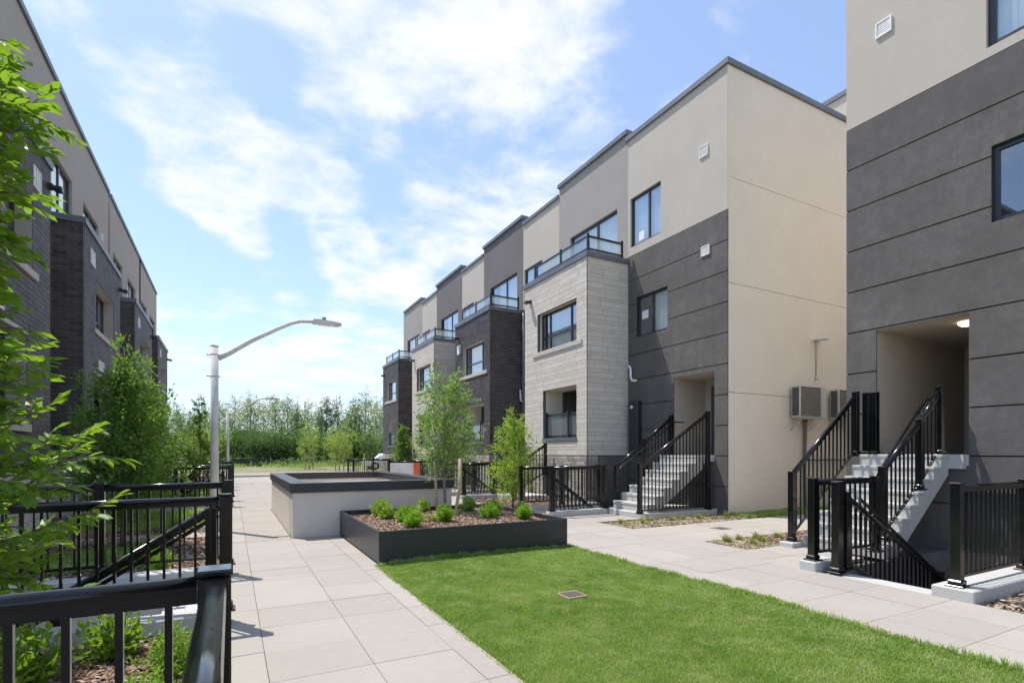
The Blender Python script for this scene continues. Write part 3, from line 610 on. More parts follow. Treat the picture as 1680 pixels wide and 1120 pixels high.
def right_end_house():
    e = empty('end_townhouse', 'end house with beige upper wall, charcoal panels and a broad cream side wall', 'townhouse', (10.5, 10.5, 0))
    F = Face('x', 10.5, -1); S = Face('y', 8.75, -1); Y0, Y1 = 8.754, 12.348
    op = (9.14, 10.5, 1.42, 3.5); w1 = (10.98, 12.24, 7.58, 9.03); w2 = (10.72, 11.98, 4.87, 6.04)
    panelled(F, e, Y0, Y1, [op, w2])
    # strip left of the recess has its own joints
    F.wall('wall', Y0, Y1, 7.335, 10.80, -.25, 0, 'beige', e, [w1])
    window(F, e, *w1, mull=(.42,), curtain=.98, n=-.06); window(F, e, *w2, mull=(.5,), curtain=.6, n=-.06)
    for wf, n_ in ((w1, 0), (w2, 1)): F.box('paper_notice', wf[1]-.5, wf[1]-.28, wf[2]+(.12 if not n_ else .5), wf[2]+(.38 if not n_ else .78), -.087, -.084, 'white', e) if not n_ else F.box('paper_notice', wf[1]-.42, wf[1]-.16, wf[2]+.5, wf[2]+.74, -.087, -.084, 'white', e)
    for u0, u1, z0, z1, c in ((9.33, 9.6, 8.92, 9.2, 0), (9.28, 9.54, 6.43, 6.67, 0)): vent(F, e, u0, u1, z0, z1)
    # recess
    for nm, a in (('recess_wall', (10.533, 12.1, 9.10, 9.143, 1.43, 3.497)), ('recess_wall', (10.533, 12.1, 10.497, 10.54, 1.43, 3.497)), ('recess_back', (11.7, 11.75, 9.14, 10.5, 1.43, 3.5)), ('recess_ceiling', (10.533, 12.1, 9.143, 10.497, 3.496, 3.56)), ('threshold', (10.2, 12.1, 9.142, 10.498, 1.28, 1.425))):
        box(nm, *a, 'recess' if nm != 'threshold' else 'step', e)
    d = box('door', 11.64, 11.69, 9.35, 10.25, 1.43, 3.3, 'door', e, .005); box('door_glass', 11.63, 11.638, 9.5, 10.1, 1.8, 3.1, 'glass', d); tube('handle', [[((11.60, 9.45, 2.3), .012), ((11.60, 9.45, 2.6), .012)]], 'galv', d)
    # cream side wall in panels
    S.box('corner_strip', 10.503, 10.532, 7.34, 8.114, -.2, 0, 'cream', e)
    for zt, zb in ((10.80, 8.12), (8.12, 5.58), (5.58, 2.95), (2.95, .02)): S.box('wall_panel', 10.533 if zt < 9 else 10.503, 24, zb+.006, zt-.006, -.2, 0, 'cream', e)
    S.box('wall', 10.56, 23.99, -.06, 10.78, -.3, -.205, 'cream', e); S.box('footing', 10.53, 24, -.06, .014, -.2, -.01, 'step', e)
    coping(e, 10.44, 10.72, 8.69, 12.42, 10.80, .13); coping(e, 10.722, 24.05, 8.69, 8.95, 10.80, .13)
    box('roof', 10.74, 24, 8.96, 12.34, 10.55, 10.72, 'greige', e)
    box('building_core', 12.3, 23.9, 9.06, 12.34, -.06, 10.5, 'interior', e)
    for z in (4.3, 7.1): box('floor_slab', 10.76, 12.3, 9.06, 12.34, z, z+.2, 'interior', e)
    box('roof_storey', 15.8, 23.9, 8.97, 12.3, 10.73, 11.9, 'beige', e); coping(e, 15.74, 16.0, 8.96, 12.36, 11.9, .13); coping(e, 16.002, 23.96, 8.96, 9.2, 11.9, .13)
    # overflow pipe and meter cabinet on the wall
    tube('overflow_pipe', [[((10.44, 12.26, 4.05), .035), ((10.40, 12.18, 4.05), .035), ((10.40, 12.12, 3.98), .035), ((10.40, 12.1, 3.70), .035), ((10.40, 12.06, 3.62), .035), ((10.40, 11.98, 3.60), .035), ((10.46, 11.9, 3.60), .03)]], 'white', e, 10)
    c = box('meter_cabinet', 10.34, 10.497, 11.74, 12.12, 1.45, 3.0, 'frame', e, .01); tube('dial', [[((10.335, 11.98, 2.82), .05), ((10.30, 11.98, 2.82), .05)]], 'white', c, 14)
    return e
COURS = [.165, .085, .165, .165, .085, .17, .08]
def right_house(S, kind, upper, label, budget, last=False, lt='beige', near=None):
    e = empty('townhouse', label, 'townhouse', (10.5, S, 0)); F = Face('x', 10.5, -1); B = Face('x', 9.0, -1); A = Face('y', S, -1); Z = Face('y', S+3.6, 1)
    E_ = S+3.75 if last else S+6.45; top = 7.12
    dr = (S+.5, S+3.05, 7.29, 9.0); w = (S+4.95, S+6.35, 7.65, 8.88)
    F.wall('wall', S+.002, S+3.75, 7.13, 11.02, -.25, 0, upper, e, [dr]); coping(e, 10.42, 10.72, S-.02, S+3.77, 11.02, .13)
    box('parapet_return', 10.75, 11.9, S+.002, S+.2, 10.6, 11.02, upper, e); coping(e, 10.722, 11.9, S-.02, S+.22, 11.02, .12)
    if not last:
        F.wall('wall', S+3.752, E_-.002, 7.13, 10.72, -.25, -.01, lt, e, [w]); coping(e, 10.45, 10.72, S+3.775, E_-.025, 10.72, .12); window(F, e, *w, mull=(.5,), n=-.07)
        box('terrace_edge', 10.40, 10.5, S+3.72, E_, 7.13, 7.25, 'coping', e)
        F.wall('wall', S+3.6, E_-.002, -.06, 7.12, -.25, -.003, 'charcoal', e)
    window(F, e, *dr, mull=(.42,), n=-.07, curtain=.75, fw=.07, name='window')
    # bay
    wi = (S+.5, S+2.76, 4.80, 6.06); lo = (S+.5, S+2.4, 1.95, 3.5); bw = (S+.85, S+2.35, .1, 1.05)
    if kind == 'stone':
        k1 = bricks(B, e, S, S+3.6, 1.42, top, .56, .125, 'stone', [wi, lo], int(budget*.62), 'stone_block', .012, .008, near and (S, 4), COURS, .28, 'mortar_l', seed=int(S))
        k2 = bricks(A, e, 9.012, 10.5, 1.42, top, .56, .125, 'stone', [], int(budget*.38), 'stone_block', .012, .008, near and (9, 4), COURS, .28, 'mortar_l', seed=int(S)+1)
        q = 'stone'
    else:
        k1 = bricks(B, e, S, S+3.6, 1.42, top, .30, .092, 'brick', [wi, lo], budget//3, 'brick', .010, .010, near and (S, 4), mortar='mortar_b')
        k2 = bricks(A, e, 9.012, 10.5, 1.42, top, .30, .092, 'brick', [], budget-budget//3, 'brick', .010, .010, near and (9, 4), mortar='mortar_b')
        q = 'brick'
    Z.wall('wall', 9.1, 10.5, 1.42, top, -.12, 0, 'stone' if kind == 'stone' else 'brick', e)
    bricks(B, e, S+.002, S+3.598, -.06, 1.415, .34, .085, 'split', [bw], 60 if near else 0, 'stone', .02, .012, (S, 1.2) if near else None, [.06, .1, .075, .09], .45, 'mortar_d', seed=5, stuffname='stone_base')
    bricks(A, e, 9.02, 9.4, -.06, 1.415, .34, .085, 'split', [], 0, 'stone', .02, .012, None, [.06, .1, .075, .09], .45, 'mortar_d', seed=6, stuffname='stone_base')
    A.box('wall', 9.42, 10.48, -.06, 1.40, -.1, .02, 'charcoal', e)
    # body behind the bay skin, opened for window and loggia
    B.wall('lining', S+.11, S+3.5, -.05, 7.0, -.3, -.101, 'cream', e, [wi, lo, bw])
    B.wall('building_core', S+.11, S+3.5, -.05, 7.0, -1.45, -.75, 'interior', e, [lo]); B.box('loggia_back', S+.4, S+2.5, 1.85, 3.6, -1.5, -1.42, 'cream', e)
    for a in ((S+.44, S+.498, 1.9, 3.56), (S+2.402, S+2.46, 1.9, 3.56), (S+.44, S+2.46, 3.502, 3.56), (S+.44, S+2.46, 1.85, 1.9)): B.box('loggia_lining', *a, -1.41, -.302, 'cream', e)
    window(B, e, S+.6, S+1.5, 1.92, 3.3, n=-1.3, curtain=0)
    rl = B.box('loggia_balustrade', lo[0], lo[1], lo[2]+.72, lo[2]+.78, -.2, -.14, 'frame', e); B.box('rail', lo[0], lo[1], lo[2]+.03, lo[2]+.09, -.2, -.14, 'frame', rl)
    for u in (lo[0]+.02, (lo[0]+lo[1])/2-.35, lo[1]-.06): B.box('baluster', u, u+.05, lo[2]+.0, lo[2]+.84, -.14, -.09, 'frame', rl)
    B.box('glass_panel', lo[0]+.05, lo[1]-.05, lo[2]+.1, lo[2]+.7, -.174, -.166, 'bglass', rl)
    B.box('sill', lo[0]-.02, lo[1]+.02, lo[2]-.10, lo[2]-.001, -.29, .04, 'coping', e, .005)
    window(B, e, *wi, mull=(.24, .78), trans=(.38,), n=-.17, curtain=.9, sill=(.28, .28), fw=.06)
    window(B, e, *bw, mull=(.5,), n=-.1, curtain=1.0)
    # bay roof
    box('bay_roof', 9.1, 10.49, S+.1, S+3.5, 7.0, 7.16, 'greige', e)
    coping(e, 8.95, 9.13, S-.05, S+3.65, 7.122, .15); coping(e, 9.132, 10.497, S-.05, S+.12, 7.122, .15); coping(e, 9.132, 10.497, S+3.48, S+3.65, 7.122, .15)
    glass_rail(e, [(10.30, S+.04), (9.06, S+.04), (9.06, S+1.45), (9.06, S+2.9)], 7.27, .47)
    floodlight(B, e, S+3.2, 6.55)
    if not last: tube('downpipe', [[((10.38, S+6.2, 7.1), .04), ((10.38, S+6.2, .1), .04)]], 'coping', e, 10); tube('overflow_pipe', [[((10.36, S+6.33, 4.0), .035), ((10.28, S+6.28, 4.0), .035), ((10.28, S+6.24, 3.6), .035), ((10.34, S+6.2, 3.55), .035)]], 'white', e, 8)
    box('building_core', 12.0, 23.9, S+.02, E_-.02, -.06, 10.6, 'interior', e); box('roof', 10.76, 24, S+.02, E_-.02, 10.45, 10.6, 'greige', e)
    for z in (4.3, 7.05): box('floor_slab', 10.76, 12.0, S+.02, E_-.02, z, z+.2, 'interior', e)
    if last:
        box('wall', 10.5, 24, E_, E_+.2, -.06, 11.0, 'greige', e)
    if kind == 'brick' and not last: B.box('meter_box', S+2.95, S+3.2, 5.85, 6.25, .013, .09, 'white', e, .01)
    return e
right_end_house()
right_house(12.35, 'stone', 'greige', 'house with cream stone bay nearest the charcoal end wall', 300, near=True)
right_house(18.80, 'brick', 'midgrey', 'dark brick bay house behind the staked planter tree', 300, near=True)
right_house(25.25, 'stone', 'midgrey', 'smaller looking cream stone bay house between two dark brick ones', 0)
right_house(31.70, 'brick', 'greige', 'farthest dark brick bay house at the end of the right row', 0, last=True)

def left_house(S, label, budget, last=False, first=False):
    E_ = 37.4 if last else S+7.4
    Wd = 4.65 if not last else 4.2; e = empty('townhouse', label, 'townhouse', (-3.9, S, 0)); F = Face('x', -3.9, 1); B = Face('x', -3.15, 1); A = Face('y', S, -1); Z = Face('y', S+Wd, 1)
    S0 = S if not first else S
    a1 = (S+.6, S+2.5, 7.26, 9.0); a2 = (S+3.75, S+5.8, 7.7, 9.0); lowm = (S+Wd+.7, S+Wd+1.9, 2.2, 4.0)
    F.wall('wall', S, E_-.003, 7.05, 10.8, -.25, 0, 'taupe', e, [a1, a2]); coping(e, -4.2, -3.84, S+.001, E_-.001, 10.8, .13)
    window(F, e, *a1, mull=(.5,), n=-.07, curtain=1, fw=.07); window(F, e, *a2, mull=(.5,), n=-.07, curtain=.5)
    vent(F, e, S+6.15, S+6.42, 8.7, 8.95)
    wi = (S+1.25, S+3.6, 4.75, 6.02); lo = (S+1.0, S+3.3, 2.0, 3.55)
    nb = budget
    bricks(A, e, -3.9, -3.162, 1.35, 7.05, .30, .092, 'lbrick', [], nb//2, 'brick', .010, .010, (-3.3, 6.0), mortar='mortar_b')
    bricks(B, e, S, S+Wd, 1.35, 7.05, .30, .092, 'lbrick', [wi, lo], nb//2, 'brick', .010, .010, (S+(Wd if first else 0), 6.2), mortar='mortar_b')
    if first: bricks(Z, e, -3.9, -3.16, 1.35, 7.05, .30, .092, 'lbrick', [], 0, 'brick', .010, .010, None, mortar='mortar_b')
    else: Z.wall('wall', -3.9, -3.16, 1.35, 7.05, -.1, 0, 'lbrick', e)
    F.wall('wall', S+Wd, E_-.002, 1.35, 7.045, -.25, 0, 'lbrick', e, [lowm]); window(F, e, *lowm, n=-.1, curtain=0)
    bricks(B, e, S, S+Wd, -.06, 1.345, .6, .17, 'stone', [], 0, 'stone_block', .01, .01, None, None, .2, 'mortar_l', stuffname='stone_base')
    bricks(A, e, -3.9, -3.162, -.06, 1.345, .6, .17, 'stone', [], 0, 'stone_block', .01, .01, None, None, .2, 'mortar_l', stuffname='stone_base')
    F.wall('wall', S+Wd, E_-.002, -.06, 1.345, -.25, -.004, 'beige', e)
    B.wall('lining', S+.11, S+Wd-.11, -.05, 7.0, -.28, -.101, 'taupe', e, [wi, lo]); box('building_core', -6.2, -3.9-.28, S+.02, E_-.02, -.05, 7.0, 'interior', e, )
    B.box('loggia_back', lo[0]-.05, lo[1]+.05, 1.9, 3.6, -.72, -.68, 'taupe', e)
    window(B, e, *wi, mull=(.3, .72), trans=(.36,), n=-.24, curtain=1, sill=(.2, .2)); B.box('sill', lo[0]-.1, lo[1]+.1, 1.86, 1.998, -.25, .05, 'sill', e)
    B.box('lintel', lo[0]-.02, lo[1]+.02, 3.552, 3.62, -.05, .02, 'sill', e)
    box('bay_roof', -3.89, -3.25, S+.1, S+Wd-.1, 6.95, 7.1, 'greige', e)
    coping(e, -3.28, -3.10, S-.05, S+Wd+.05, 7.055, .15); coping(e, -3.895, -3.282, S-.05, S+.12, 7.055, .15); coping(e, -3.895, -3.282, S+Wd-.12, S+Wd+.05, 7.055, .15)
    vent(B, e, S+(3.62 if first else .62), S+(4.05 if first else 1.1), 6.3, 6.68, True); vent(B, e, S+1.5, S+2.2, 3.72, 3.98)
    floodlight(B, e, S+Wd-.15, 6.62)
    box('building_core', -14, -4.7, S+.02, E_-.02, 7.0, 10.6, 'interior', e); box('roof', -14, -4.2, S+.01, E_-.01, 10.6, 10.75, 'greige', e)
    box('building_core', -14, -6.25, S+.02, E_-.02, -.05, 6.99, 'interior', e)
    if last: box('wall', -14, -3.905, E_, E_+.2, -.06, 10.8, 'taupe', e)
left_house(8.8, 'nearest left dark brick house, half hidden behind the foreground tree', 300, first=True)
left_house(16.2, 'left dark brick house whose bay wall faces us above the column trees', 300)
left_house(23.9, 'third dark brick house of the left row with a narrow visible bay', 120)
left_house(30.9, 'last dark brick house of the left row against the sky', 0, last=True)

def corner_block():
    e = empty('apartment_building', 'large grey and beige building at the right edge with a dark entry recess', 'building', (10.0, 0, 0)); F = Face('x', 10.0, -1); Z = Face('y', 5.7, 1)
    G = [7.40, 6.655, 5.91, 5.165, 4.42, 3.675, 2.93, 2.19, 1.445, .70, -1.4]; op = (3.87, 5.19, 1.47, 3.64); wl = (2.1, 3.6, 4.92, 6.06); wu = (1.9, 3.66, 7.55, 9.3); bd = (3.0, 3.95, -1.36, .9)
    panelled(F, e, -6, 5.697, [op, wl, bd], levels=G); F.wall('wall', -6, 5.697, 7.402, 12.2, -.25, .0, 'beige', e, [wu])
    window(F, e, *wl, mull=(.5,), n=-.07, curtain=.0, fw=.07); window(F, e, *wu, mull=(.5,), n=-.07, curtain=1.0, fw=.09)
    vent(F, e, 4.94, 5.19, 8.73, 8.99)
    coping(e, 9.94, 10.25, -6, 5.76, 12.2, .14); coping(e, 10.252, 24, 5.5, 5.76, 12.2, .14)
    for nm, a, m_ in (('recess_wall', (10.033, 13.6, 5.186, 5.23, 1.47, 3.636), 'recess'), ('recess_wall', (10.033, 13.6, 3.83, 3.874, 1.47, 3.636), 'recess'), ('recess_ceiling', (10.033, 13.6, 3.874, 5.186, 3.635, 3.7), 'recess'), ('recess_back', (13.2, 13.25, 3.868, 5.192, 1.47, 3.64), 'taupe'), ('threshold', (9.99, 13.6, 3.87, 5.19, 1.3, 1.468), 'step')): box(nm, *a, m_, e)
    d = box('door', 13.13, 13.19, 4.1, 5.0, 1.47, 3.5, 'door', e); tube('handle', [[((13.1, 4.2, 2.4), .012), ((13.1, 4.2, 2.7), .012)]], 'galv', d)
    cl = tube('ceiling_light', [[((10.62, 4.12, 3.634), .13), ((10.62, 4.12, 3.60), .13), ((10.62, 4.12, 3.57), .09)]], 'lampglow', e, 20)
    box('basement_door', 10.10, 10.15, 3.0, 3.95, -1.36, .9, 'door', e)
    Z.box('wall', 10.05, 24, -.06, 12.19, -.2, -.002, 'cream', e)
    box('building_core', 13.7, 23.9, -6, 5.45, -1.3, 12, 'interior', e); box('roof', 10.26, 24, -6, 5.49, 11.9, 12.05, 'greige', e); box('wall', 10, 24, -6.2, -6.003, -.06, 12.19, 'charcoal', e)
    box('building_core', 11.6, 13.69, -6, 3.8, -1.3, 12, 'interior', e); box('building_core', 11.6, 13.69, 3.82, 5.45, 3.75, 11.9, 'interior', e)
    for z in (4.35, 7.1): box('floor_slab', 10.26, 11.59, -5.9, 5.45, z, z+.2, 'interior', e)
    return e
corner_block()
# ================================================================ RAILINGS
def post(par, x, y, z0, z1, w=.09):
    p = box('post', x-w/2, x+w/2, y-w/2, y+w/2, z0, z1-.022, 'black', par, .004)
    box('cap', x-w/2-.006, x+w/2+.006, y-w/2-.006, y+w/2+.006, z1-.022, z1, 'black', p, .006)
    f = box('base_plate', x-w/2-.035, x+w/2+.035, y-w/2-.035, y+w/2+.035, z0, z0+.018, 'black', p, .004)
    box('collar', x-w/2-.016, x+w/2+.016, y-w/2-.016, y+w/2+.016, z0+.02, z0+.07, 'black', p, .01)
    return p
def railing(label, pts, z0=.12, h=1.02, posts=None, group=None, far=False, pick=.112, pw=.02, zs=None, s=1.0, name='railing', pz=None, bottom=True):
    """pts: (x,y) or (x,y,z-base) nodes with a post on each; rails and pickets between"""
    P3 = [Vector((p[0], p[1], p[2] if len(p) > 2 else z0)) for p in pts]
    e = empty(name, label, 'railing', tuple(P3[0]), group)
    for i, p in enumerate(P3): post(e, p.x, p.y, p.z, p.z+h+(.0 if pz is None else pz))
    for a, b in zip(P3, P3[1:]):
        d = (b-a); L = Vector((d.x, d.y, 0)).length; u = d/L; o = .047
        rail('top_rail', a+u*o+Vector((0, 0, h-.055)), b-u*o+Vector((0, 0, h-.055)), e, s)
        if bottom: bar('bottom_rail', a+u*o+Vector((0, 0, .1)), b-u*o+Vector((0, 0, .1)), .03, .032, 'black', e)
        n = max(1, int(round(L/pick))-1); lst = []
        for i in range(n):
            q = a+u*(L*(i+1)/(n+1)); t = q.z+h-.102; c = q.z+(.118 if bottom else .02)
            if far: lst.append((q.x-pw/2, q.x+pw/2, q.y-pw/2, q.y+pw/2, c, t))
            else: box('picket', q.x-pw/2, q.x+pw/2, q.y-pw/2, q.y+pw/2, c, round(t, 3), 'black', e)
        if far: boxes('pickets', lst, 'black', e, kind='stuff')
    return e
# foreground left, and the two around the left stairwell
railing('thick black railing in the bottom left foreground, with a capped corner post', [(-3.0, 1.9), (-1.5, 1.9), (-.045, 1.9), (-.045, .2), (-.045, -1.4)], z0=.0, h=1.14, pick=.125)
railing('black railing with a sloping handrail behind, second from the foreground on the left', [(-3.0, 5.28), (-1.62, 5.28), (-.045, 5.28)], z0=.12, h=1.02)
railing('black railing behind the left stairwell, third from the foreground', [(-3.0, 7.42), (-1.3, 7.42), (-.03, 7.42)], z0=.12, h=1.04)
def hand(label, p0, p1, w=None, pick=None, zfloor=None, name='handrail'):
    e = empty(name, label, 'handrail', tuple(p0)); rail('top_rail', p0, p1, e); d = Vector(p1)-Vector(p0); bar('lower_rail', Vector(p0)-Vector((0, 0, .09)), Vector(p1)-Vector((0, 0, .09)), .03, .035, 'black', e)
    return e
e = hand('sloping black handrail descending into the left stairwell', (-.1, 5.52, 1.02), (-2.2, 5.52, -.28))
post(e, -.16, 5.52, -.0, 1.0); post(e, -1.25, 5.52, -.68, .40, .07)
railing('black railing beyond the street lamp, left end of its kerb', [(-2.5, 16.65), (-1.3, 16.65), (0, 16.65)], far=False, group=None)
railing('black railing beyond the street lamp, far side of its stairwell', [(-2.5, 18.62), (-1.3, 18.62), (.04, 18.62)], far=True)
railing('sloping black guard between the paired railings beyond the street lamp', [(-.2, 17.0, 0), (-1.9, 17.0, -1.0)], h=.98, far=True)
railing('distant black railing in front of the last left houses', [(-2.5, 24.2), (-1.3, 24.2), (.04, 24.2)], far=True)
railing('farthest black railing on the left beside the second lamp', [(-2.5, 26.0), (-1.3, 26.0), (.04, 26.0)], far=True)
# right hand corner block
railing('black railing on its kerb in front of the grey building at the right edge', [(6.62, 2.66), (8.25, 2.66), (9.9, 2.66)], z0=.12, h=1.07)
railing('short black railing between the path and the foot of the right steps', [(6.6, 4.18), (7.92, 4.13)], z0=.12, h=1.06)
e = empty('railing_post', 'pair of black capped posts at the top of the right stairwell', 'posts', (6.75, 3.93, 0)); post(e, 6.68, 3.92, .0, 1.14, .095); post(e, 6.85, 3.98, .0, 1.14, .095)
railing('black guard running down into the right hand stairwell', [(6.92, 3.95, .02), (9.3, 3.95, -1.25)], h=.98)
railing('black railing up the left side of the tall right steps', [(7.95, 5.38, .08), (9.72, 5.38, 1.45)], h=1.12)
railing('black railing up the near side of the tall right steps', [(8.2, 4.17, .24), (9.22, 4.17, .94), (9.82, 4.17, 1.47)], h=1.07)
e = empty('railing_post', 'pair of black posts at the top left of the tall right steps', 'posts', (9.9, 5.3, 1.45)); post(e, 9.93, 5.30, 1.45, 2.56, .11); post(e, 9.93, 5.18, 1.45, 2.55, .11)
tube('round_handrail', [[((8.18, 4.32, .98), .02), ((8.25, 4.32, 1.10), .02), ((9.7, 4.32, 2.32), .02), ((9.95, 4.32, 2.36), .02)], [((8.8, 4.32, 1.53), .01), ((8.8, 4.2, 1.47), .01)], [((9.5, 4.32, 2.12), .01), ((9.5, 4.2, 2.08), .01)]], 'black', None, label='round black handrail inside the near side of the tall right steps', cat='handrail')
tube('round_handrail', [[((6.86, 3.78, .82), .019), ((6.93, 3.78, .92), .019), ((9.2, 3.78, -.42), .019)], [((7.3, 3.78, .70), .01), ((7.3, 3.93, .66), .01)]], 'black', None, label='round black handrail dipping into the right hand stairwell', cat='handrail')
staircase('concrete_steps', 'pale concrete steps rising to the dark entry recess at right', 8.1, 4.08, 5.3, 0, 1.47, 8, .225)
box('stair_landing', 9.9, 9.999, 3.9, 5.3, 1.25, 1.468, 'step', None, label='narrow concrete landing at the top of the right steps', cat='landing')
# end house
staircase('concrete_steps', 'pale concrete steps rising to the end house door', 8.36, 9.16, 10.38, .13, 1.43, 7, .255, mat='step')
box('stair_landing', 10.14, 10.2, 9.14, 10.4, 1.22, 1.428, 'step', None, label='thin concrete landing before the end house door', cat='landing')
railing('black railing up the far side of the end house steps', [(8.5, 10.44, .13), (9.45, 10.44, .78), (10.36, 10.44, 1.42)], h=1.07)
# near guard of the end house: sloping rail, level foot
e = empty('railing', 'black guard with a sloping top rail and level foot beside the end house steps', 'railing', (8.06, 9.08, .13)); post(e, 8.06, 9.08, .13, 1.27); post(e, 10.2, 9.08, .13, 2.5)
rail('top_rail', (8.11, 9.08, 1.2), (10.15, 9.08, 2.42), e); bar('bottom_rail', (8.11, 9.08, .2), (10.15, 9.08, .2), .03, .032, 'black', e)
for i in range(18):
    x = 8.11+2.04*(i+.9)/19; box('picket', x-.01, x+.01, 9.07, 9.09, .216, round(1.155+(x-8.11)*.598, 3), 'black', e)
tube('round_handrail', [[((8.35, 10.25, 1.0), .019), ((8.5, 10.25, 1.14), .019), ((10.3, 10.25, 2.3), .019), ((10.62, 10.25, 2.3), .019)], [((9.4, 10.25, 1.72), .01), ((9.4, 10.4, 1.68), .01)]], 'black', None, label='round black handrail on the far side of the end house steps', cat='handrail')
railing('black railing along the stairwell, just right of the black planter corner', [(6.6, 10.46), (8.16, 10.46)], z0=.13, h=1.06)
railing('black railing behind it running back past the bushy young tree', [(9.0, 11.86), (7.8, 11.86), (6.56, 11.86)], z0=.13, h=1.03)
railing('black guard descending into the sunken stairwell of the end house', [(6.8, 10.72, 0), (8.4, 10.72, -1.1)], h=.98)
railing('black railing beside the dark brick bay, right of the planter tree', [(6.6, 15.78), (7.7, 15.78), (8.8, 15.78)], z0=.13, h=1.05)
railing('black railing across the second stairwell of the right row', [(6.6, 17.4), (7.7, 17.4), (8.8, 17.4)], z0=.13, h=1.05, far=True)
railing('sloping black guard in front of the dark brick bay', [(6.8, 16.1, 0), (8.4, 16.1, -1.1)], h=.98, far=True)
railing('black guard up the small steps before the dark brick bay', [(7.7, 14.3, .16), (8.8, 14.3, .8)], h=1.0, far=True)
railing('black railing in front of the second cream stone bay', [(6.6, 23.2), (7.7, 23.2), (8.8, 23.2)], far=True); railing('black railing near the notice board', [(6.6, 24.8), (7.7, 24.8), (8.8, 24.8)], far=True)
railing('far black railing by the parked car', [(5.8, 30.5), (7.2, 30.5), (8.8, 30.5)], far=True)
railing('farthest black railing of the right row in front of the last bay', [(6.6, 33.0), (8.8, 33.0)], far=True)

# ================================================================ VENT SHAFT, PLANTER
def vent_shaft():
    x0, x1, y0, y1, h = .95, 3.93, 9.985, 15.35, .80; t = .22
    e = empty('vent_shaft', 'low beige rendered shaft wall with black metal coping beside the path', 'vent shaft', (x0, y0, 0))
    for a in ((x0, x1, y0, y0+t), (x0, x1, y1-t, y1), (x0, x0+t, y0+t, y1-t), (x1-t, x1, y0+t, y1-t)): box('wall', *a, -.06, h, 'boxstucco', e, .0)
    o = .035; z0, z1 = h-.01, h+.16
    for a in ((x0-o, x1+o, y0-o, y0+t+.04), (x0-o, x1+o, y1-t-.04, y1+o), (x0-o, x0+t+.04, y0+t+.042, y1-t-.042), (x1-t-.04, x1+o, y0+t+.042, y1-t-.042)): box('coping', *a, z0, z1, 'blackcap', e, .004)
    box('inner_wall', 2.0, x1-t-.05, 13.6, 13.75, .3, .78, 'boxstucco', e); 
    for i in range(12): box('rib', 2.05+.13*i, 2.08+.13*i, 13.56, 13.6, .3, .74, 'greige', e)
    box('grating', x0+t, x1-t, y0+t, y1-t, .25, .29, 'galv', e)
vent_shaft()
def planter():
    x0, x1, y0, y1, h, t = 1.75, 4.78, 7.09, 9.975, .44, .035
    e = empty('planter', 'large square black metal planter filled with bark mulch', 'planter', (x0, y0, 0))
    box('side_panel', x0, x1, y0, y0+t, -.05, h, 'blackcap', e, .004); box('side_panel', x0, x1, y1-t, y1, -.05, h, 'blackcap', e, .004)
    box('side_panel', x0+.001, x0+t, y0+t, y1-t, -.05, h-.001, 'blackcap', e, .004); box('side_panel', x1-t, x1-.001, y0+t, y1-t, -.05, h-.001, 'blackcap', e, .004)
    box('soil', x0+t, x1-t, y0+t, y1-t, -.05, .33, 'mulchbase', e)
planter(); bed(1.79, 4.74, 7.13, 9.93, .345, 30000, .02, .055)
PT = [(610, 835, 'left rear'), (628, 846, ''), (640, 852, ''), (657, 862, ''), (717, 858, ''), (796, 846, ''), (815, 838, ''), (850, 848, ''), (775, 830, ''), (690, 832, '')]
# low shrubs in the planter
sh = [(2.35, 9.35, .17, .27, 'rearmost light green shrub at the left end of the planter'), (2.32, 8.8, .16, .26, 'light green shrub second from the left rear of the planter'), (2.48, 8.3, .16, .26, 'light green shrub third along the left side of the planter'),
      (2.42, 7.72, .17, .27, 'rounded light green shrub nearest the front left of the planter'), (3.02, 7.95, .17, .27, 'light green shrub at the front middle of the planter, left of the stakes'), (3.85, 8.05, .19, .30, 'largest light green shrub right of the stakes in the planter'),
      (4.12, 8.45, .17, .26, 'light green shrub behind the largest one in the planter'), (4.35, 7.75, .15, .24, 'light green shrub in the right front of the planter'), (4.0, 9.3, .17, .25, 'light green shrub in the right rear of the planter'), (3.15, 9.45, .15, .26, 'light green shrub against the shaft wall behind the first stake')]
for x, y, r, h, l in sh: shrub('shrub', l, x, y, .355, r*random.uniform(.9, 1.2), h*random.uniform(.9, 1.25), random.choice(('leafD', 'leafD', 'leafE')), random.choice((1900, 2500)), .032, 'light green shrubs in the black planter')
tuft('sedge_tuft', 'grey green grass tuft between shrubs at the planter left', 2.85, 8.9, .36, .16, .26, 90, 'leafB', 'grass tufts in the black planter')
tuft('sedge_tuft', 'small grass tuft beside the front middle shrub of the planter', 2.85, 8.1, .36, .13, .22, 80, 'tuft', 'grass tufts in the black planter')
tuft('sedge_tuft', 'grass tuft right of the second stake in the planter', 3.85, 9.1, .36, .13, .22, 80, 'leafB', 'grass tufts in the black planter')
